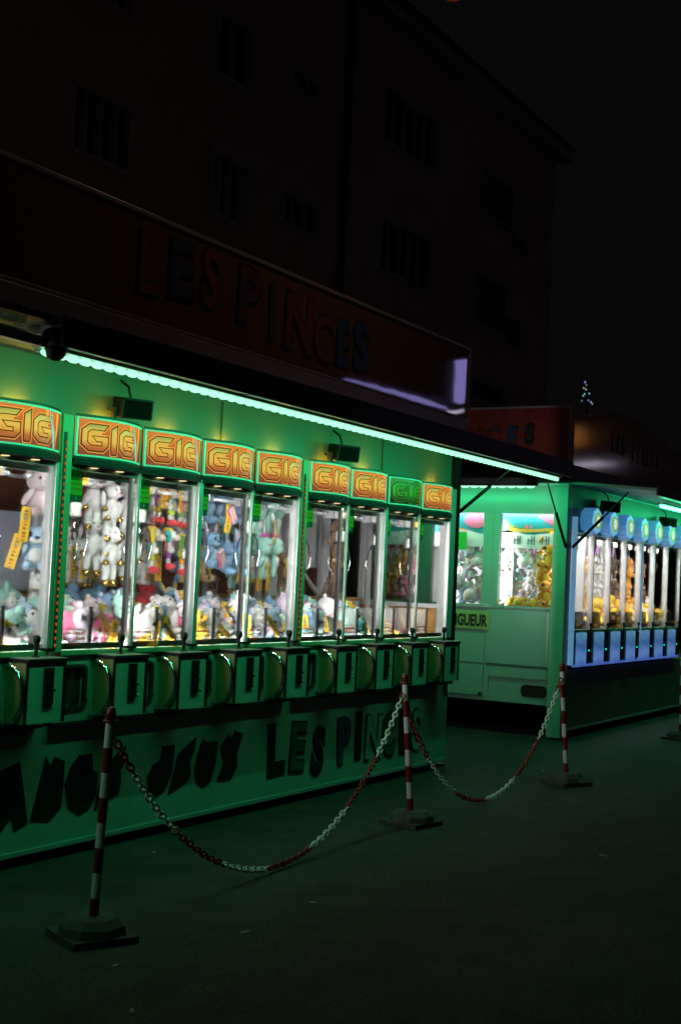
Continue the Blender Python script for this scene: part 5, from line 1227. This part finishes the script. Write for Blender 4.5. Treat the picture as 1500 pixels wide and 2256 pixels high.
HAIR = mat('grey_hair', (0.16, 0.14, 0.12), 0.7, var=0.2, vscale=60); SHIRT = mat('green_shirt', (0.06, 0.16, 0.11), 0.8, var=0.15); TROU = mat('dark_trousers', (0.03, 0.03, 0.04), 0.8)
hp_ = pt(1419, 1302, 1.5); pz = hp_.z-1.60
pe_ = thing('person', 'person with glasses and green shirt standing behind the blue claw machines', 'person', (hp_.x, hp_.y, pz), None, R(35))
V = [(0, 0, .95), (0, 0, 1.12), (0, .01, 1.30), (0, .01, 1.42), (0, 0, 1.49), (0, -.01, 1.55), (0, -.02, 1.62), (0, -.005, 1.70),
     (.17, .01, 1.40), (.23, 0, 1.13), (.22, -.10, .93), (.21, -.15, .85), (-.17, .01, 1.40), (-.23, 0, 1.13), (-.22, -.10, .93), (-.21, -.15, .85),
     (.09, 0, .88), (.10, 0, .48), (.10, .02, .09), (.10, -.13, .04), (-.09, 0, .88), (-.10, 0, .48), (-.10, .02, .09), (-.10, -.13, .04)]
E_ = [(0, 1), (1, 2), (2, 3), (3, 4), (4, 5), (5, 6), (6, 7), (3, 8), (8, 9), (9, 10), (10, 11), (3, 12), (12, 13), (13, 14), (14, 15), (0, 16), (16, 17), (17, 18), (18, 19), (0, 20), (20, 21), (21, 22), (22, 23)]
rd = [(.15, .11), (.14, .10), (.16, .11), (.10, .08), .055, .062, .088, .075, .06, .045, .036, .03, .06, .045, .036, .03, .085, .06, .045, .04, .085, .06, .045, .04]
link('body', skin_mesh(V, E_, rd, SKIN, 'body'), pe_)
link('shirt', skin_mesh(V[:4]+V[8:11]+V[12:15], [(0, 1), (1, 2), (2, 3), (3, 4), (4, 5), (5, 6), (3, 7), (7, 8), (8, 9)], [(.17, .125), (.16, .115), (.18, .125), (.11, .09), .075, .058, .05, .075, .058, .05], SHIRT, 'shirt'), pe_)
link('trousers', skin_mesh([V[0]]+V[16:19]+V[20:23], [(0, 1), (1, 2), (2, 3), (0, 4), (4, 5), (5, 6)], [(.165, .12), .1, .075, .06, .1, .075, .06], TROU, 'trousers'), pe_)
q = MB(); q.ell((0, .02, 1.665), (.088, .092, .085), HAIR, (-18, 0, 0)); q.build('hair', pe_, smooth=True)
q = MB(); q.ell((0, -.108, 1.595), (.016, .026, .024), SKIN, nu=8, nv=6); q.build('nose', pe_, smooth=True)
for s in (-1, 1):
    q = MB(); q.ell((s*.032, -.092, 1.622), (.014, .01, .009), mat('eye_white', (.7, .7, .68), .2), nu=8, nv=6); ey = q.build('eye', pe_, smooth=True)
    q = MB(); q.ell((s*.032, -.101, 1.622), (.006, .004, .006), EYE, nu=6, nv=4); q.build('pupil', ey, smooth=True)
    q = MB(); q.ell((s*.089, .0, 1.60), (.012, .024, .034), SKIN, nu=8, nv=6); q.build('ear', pe_, smooth=True)
q = MB()
for s in (-1, 1): q.tube([(s*.034+.026*math.cos(a), -.112, 1.62+.02*math.sin(a)) for a in [2*PI*k/12 for k in range(12)]], .003, BLACK, 5, closed=True); q.tube([(s*.06, -.11, 1.625), (s*.09, .0, 1.62)], .003, BLACK, 5)
q.tube([(-.008, -.113, 1.622), (.008, -.113, 1.622)], .003, BLACK, 5); q.build('glasses', pe_)
q = MB(); q.ell((0, -.096, 1.555), (.026, .008, .006), mat('lips', (.4, .14, .11), .5), nu=8, nv=5); q.build('mouth', pe_, smooth=True)
for s in (-1, 1):
    for f in range(4): pass
    for f in range(5):
        a = [(-.028, .95), (-.010, 1.08), (.008, 1.1), (.026, .98)][f] if f < 4 else (.04, .6)
        b0 = Vector((s*.21+a[0]*.9, -.16, .83)); L__ = .075*a[1]
        q = MB(); q.tube([b0, b0+Vector((a[0]*.15, -.02, -L__*.45)), b0+Vector((a[0]*.1, -.01, -L__*.8)), b0+Vector((0, .01, -L__))], [.0095, .009, .008, .006], SKIN, 7); q.build('finger', pe_, smooth=True)

# ---- labels for the toys: what it is, where it is, and its place among its look-alikes
ORD = ['leftmost', 'second', 'third', 'fourth', 'fifth', 'sixth', 'seventh', 'eighth', 'ninth', 'tenth']
grp = {}
for t in TOYS: grp.setdefault((t[1], t[2][0] if t[1] != 'dog' else t[2][2], t[3], t[4]), []).append(t)
NUM = {2: 'two', 3: 'three', 4: 'four', 5: 'five', 6: 'six', 7: 'seven', 8: 'eight', 9: 'nine', 10: 'ten'}
for (kd, f, where, hang), L_ in grp.items():
    L_.sort(key=lambda t: (t[0].location - CAM).dot(_rt)/(t[0].location - CAM).dot(_fw))
    nm = f'{CWD[f]} {KW[kd]}'
    st = 'hanging' if hang else 'lying'
    if kd == 'dog': nm = f'{CWD[f]}-shirted dog'
    for k, t in enumerate(L_):
        if len(L_) == 1: lab = f'{nm} {st} in {where}'
        elif len(L_) == 2: lab = f'{("left", "right")[k]} of two {nm}s {st} in {where}'
        else: lab = f'{ORD[k]} {nm} from left {st} in {where}' if k else f'leftmost {nm} {st} in {where}'
        tag(t[0], lab.replace('lying lying', 'lying').replace('lying cushion lying', 'cushion lying'), 'plush toy', ('toys hanging in ' if hang else 'toys heaped in ')+where)

# ================================================================== BARRIER POSTS AND CHAINS
PRED = mat('red_stripe', (0.20, 0.012, 0.012), 0.38, var=0.15); PWHT = mat('white_stripe', (0.72, 0.73, 0.70), 0.4, var=0.12)
CR = mat('red_chain', (0.30, 0.012, 0.012), 0.32); CW = mat('white_chain', (0.75, 0.77, 0.74), 0.32)
def barrier(x, y, top, lab, sticker=False, rot=20):
    th = thing('barrier_post', lab, 'barrier post', (x, y, 0), 'striped barrier posts'); H = 0.94
    T = Vector((top[0], top[1], 0)); ax = lambda z: Vector((0, 0, z))+T*(z/H)
    base = MB(); a0 = R(rot)
    sq = [(0.215*math.cos(a0+R(90*k)), 0.215*math.sin(a0+R(90*k))) for k in range(4)]
    base.prism(sq, lambda a, b, t: (a, b, t), 0.002, 0.03, RUBBER); bo = part('base_plate', base, th, (0, 0, 0))
    q = MB(); oc = lambda r, z: [(r*math.cos(R(22.5+45*k)), r*math.sin(R(22.5+45*k)), z) for k in range(8)]
    vs = oc(0.155, 0.0305)+oc(0.145, 0.065)+oc(0.105, 0.095)+oc(0.035, 0.10); fs = [tuple(range(7, -1, -1)), tuple(24+k for k in range(8))]
    for r in range(3):
        for k in range(8): fs.append((8*r+k, 8*r+(k+1) % 8, 8*r+8+(k+1) % 8, 8*r+8+k))
    q.add(vs, fs, RUBBER); part('base', q, th, (0, 0, 0))
    if sticker:
        q = MB(); q.add([(-0.11, -0.143, 0.037), (0.05, -0.143, 0.037), (0.05, -0.128, 0.072), (-0.11, -0.128, 0.072)], [(0, 1, 2, 3)], PWHT)
        q.v = [(v[0]*0.9-0.02, v[1]-0.02, v[2]) for v in q.v]; part('sticker', q, th, (0, 0, 0))
    z = 0.09; k = 0
    bands = [0.085]+[0.109]*7+[0.0]
    for i, hh in enumerate(bands[:8]):
        m = PRED if i % 2 == 0 else PWHT
        q = MB(); q.tube([ax(z), ax(z+hh-0.0005)], 0.0205 if m is PWHT else 0.0207, m, 16); part('stripe', q, th, (0, 0, 0), False); z += hh
    q = MB(); e0 = ax(z); e1 = ax(z+0.05); e2 = ax(z+0.065); e3 = ax(z+0.072)
    q.tube([e0, e1, e2, e3], [0.0225, 0.0225, 0.017, 0.008], PRED, 16); part('cap', q, th, (0, 0, 0), True)
    q = MB(); q.tube([ax(z+0.01)+Vector((0.03*math.cos(t), 0.03*math.sin(t), 0)) for t in [2*PI*k/12 for k in range(12)]], 0.005, PRED, 6, closed=True); part('eye_ring', q, th, (0, 0, 0), True)
    return th
PO = [(4.569, -1.207, (0.035, -0.01)), (8.02, -1.025, (-0.085, 0.045)), (10.603, -1.171, (-0.075, 0.045)), (14.80, -0.964, (0.0, 0.0))]
PL = ['nearest red and white striped barrier post, standing left on a worn rubber base', 'striped barrier post in the middle joined by both chains', 'striped barrier post with a white patch on its base beside the second trailer corner', 'striped barrier post at the right edge in front of the blue machines']
for i, (x, y, tp) in enumerate(PO): barrier(x, y, tp, PL[i], i == 2, (20, 35, 15, 25)[i])
_lk = {}
def linkmesh(m):
    if m.name not in _lk:
        q = MB(); pts = []
        for k in range(12):
            a = 2*PI*k/12; pts.append((0.0155*math.cos(a)+(0.010 if math.cos(a) > 0 else -0.010), 0.0145*math.sin(a), 0))
        q.tube(pts, 0.0054, m, 6, closed=True); _lk[m.name] = q.mesh('chain_link', smooth=True)
    return _lk[m.name]
def chain(A, B, low, lab, first, seg=0.50):
    A = Vector(A); B = Vector(B); th = thing('barrier_chain', lab, 'chain', (A+B)/2 - Vector((0, 0, (A.z+B.z)/2-low)), 'plastic chains between the barrier posts')
    o = th.location.copy()
    sag = (A.z+B.z)/2-low; n = 400; P = []
    cc = 1.25
    for k in range(n+1):
        t = k/n; s = (math.cosh(cc)-math.cosh(cc*(2*t-1)))/(math.cosh(cc)-1)
        P.append(A.lerp(B, t)-Vector((0, 0, sag*s)))
    pitch = 0.0385; acc = 0; nxt = pitch/2; i = 0; tot = 0
    for k in range(n):
        d = (P[k+1]-P[k]).length
        while acc+d >= nxt:
            f = (nxt-acc)/d; p = P[k].lerp(P[k+1], f); dr = (P[k+1]-P[k]).normalized()
            m = (CR, CW)[(int((nxt+first)/seg)) % 2]
            mt = dr.to_track_quat('X', 'Z').to_matrix().to_4x4() @ Matrix.Rotation(R(90*(i % 2)+RG.uniform(-14, 14)+35), 4, 'X')
            l = link('chain_link', linkmesh(m), th); l.matrix_basis = Matrix.Translation(p-o) @ mt
            i += 1; nxt += pitch
        acc += d
    return i
def ptop(i, z=0.88): x, y, t = PO[i]; return Vector((x+t[0]*z/0.94, y+t[1]*z/0.94, z))
low1 = pt(560, 1926, -1.12); low2 = pt(1040, 1775, -1.10)
n1c = chain(ptop(0)+Vector((0.03, 0, 0.0)), ptop(1)+Vector((-0.03, 0, 0)), low1.z, 'red and white plastic chain hanging between the nearest and the middle post', 0.22)
n2c = chain(ptop(1)+Vector((0.03, 0, -0.1)), ptop(2)+Vector((-0.03, 0, 0)), low2.z, 'red and white plastic chain hanging between the middle post and the post beyond', 0.0)

# ------------------------------------------------------------------ litter
LIT = mat('litter_paper', (0.33, 0.34, 0.33), 0.8)
for k, (px, py) in enumerate(((255, 2129), (291, 2229), (1328, 1886), (690, 1990), (540, 2055), (1195, 1700), (340, 1880))):
    d = (_rt*((px-750)/F_PX) - _up*((py-1128)/F_PX) + _fw); g_ = CAM + d*(-CAM.z/d.z)
    q = MB(); w = 0.016+0.006*(k % 3); q.box(-w, w, -0.008, 0.008, 0.004, 0.006, LIT, 0, Matrix.Rotation(R(40*k), 4, 'Z'))
    o = q.build('litter_scrap'); o.location = g_; tag(o, ('pale litter scrap below the nearest post base', 'pale litter scrap at the bottom edge of the picture', 'pale litter scrap far right on the open asphalt', 'pale litter scrap under the low point of the near chain', 'pale litter scrap right of the nearest post base', 'pale litter scrap left of the white-patched post base', 'pale litter scrap between nearest post and near chain')[k], 'litter', 'scraps of litter on the asphalt')
# ------------------------------------------------------------------ distant fairy lights
fx = thing('fairy_light_tree', 'small cluster of coloured fairy lights far off above the second trailer', 'fairy lights', pt(1292, 900, 12.0))
q = MB(); q.tube([(0, 0, -3.5), (0, 0, 0.3)], 0.03, DARK, 6); part('pole', q, fx, (0, 0, 0))
for k, (px, py, c) in enumerate(((1288, 842, (0.4, 0.5, 0.9)), (1285, 855, (0.9, 0.35, 0.15)), (1290, 858, (0.2, 0.7, 0.6)), (1287, 868, (0.2, 0.8, 0.5)), (1297, 867, (0.3, 0.6, 0.9)), (1284, 872, (0.2, 0.7, 0.8)), (1301, 886, (0.5, 0.6, 1.0)), (1295, 882, (0.3, 0.3, 0.7)), (1281, 883, (0.1, 0.3, 0.5)), (1304, 890, (0.3, 0.3, 0.6)), (1291, 848, (0.2, 0.2, 0.5)))):
    q = MB(); q.ell((0, 0, 0), (0.035, 0.035, 0.04), emission('fairy_%d' % k, c, 0.55), nu=8, nv=5); o = q.build('bulb', fx); o.location = pt(px, py, 12.0)-fx.location
# the row of machines goes on to the left of the picture and lights the nearest post
src = MACH[0]
for k, x in enumerate((4.241, 3.635, 3.029)):
    c = dup(src); c.location = (x, 0, ZB); c['label'] = ('first', 'second', 'third')[k]+' orange-lit claw machine further left along the near trailer'
KEEP = {'green_led_far', 'warm_lamp'}
for m_ in bpy.data.materials:
    if m_.name not in KEEP:
        try: m_.cycles.emission_sampling = 'NONE'
        except Exception as ex: print(ex)
print('LINKS', n1c, n2c, 'TOYS', len(TOYS), 'OBJ', len(bpy.data.objects))
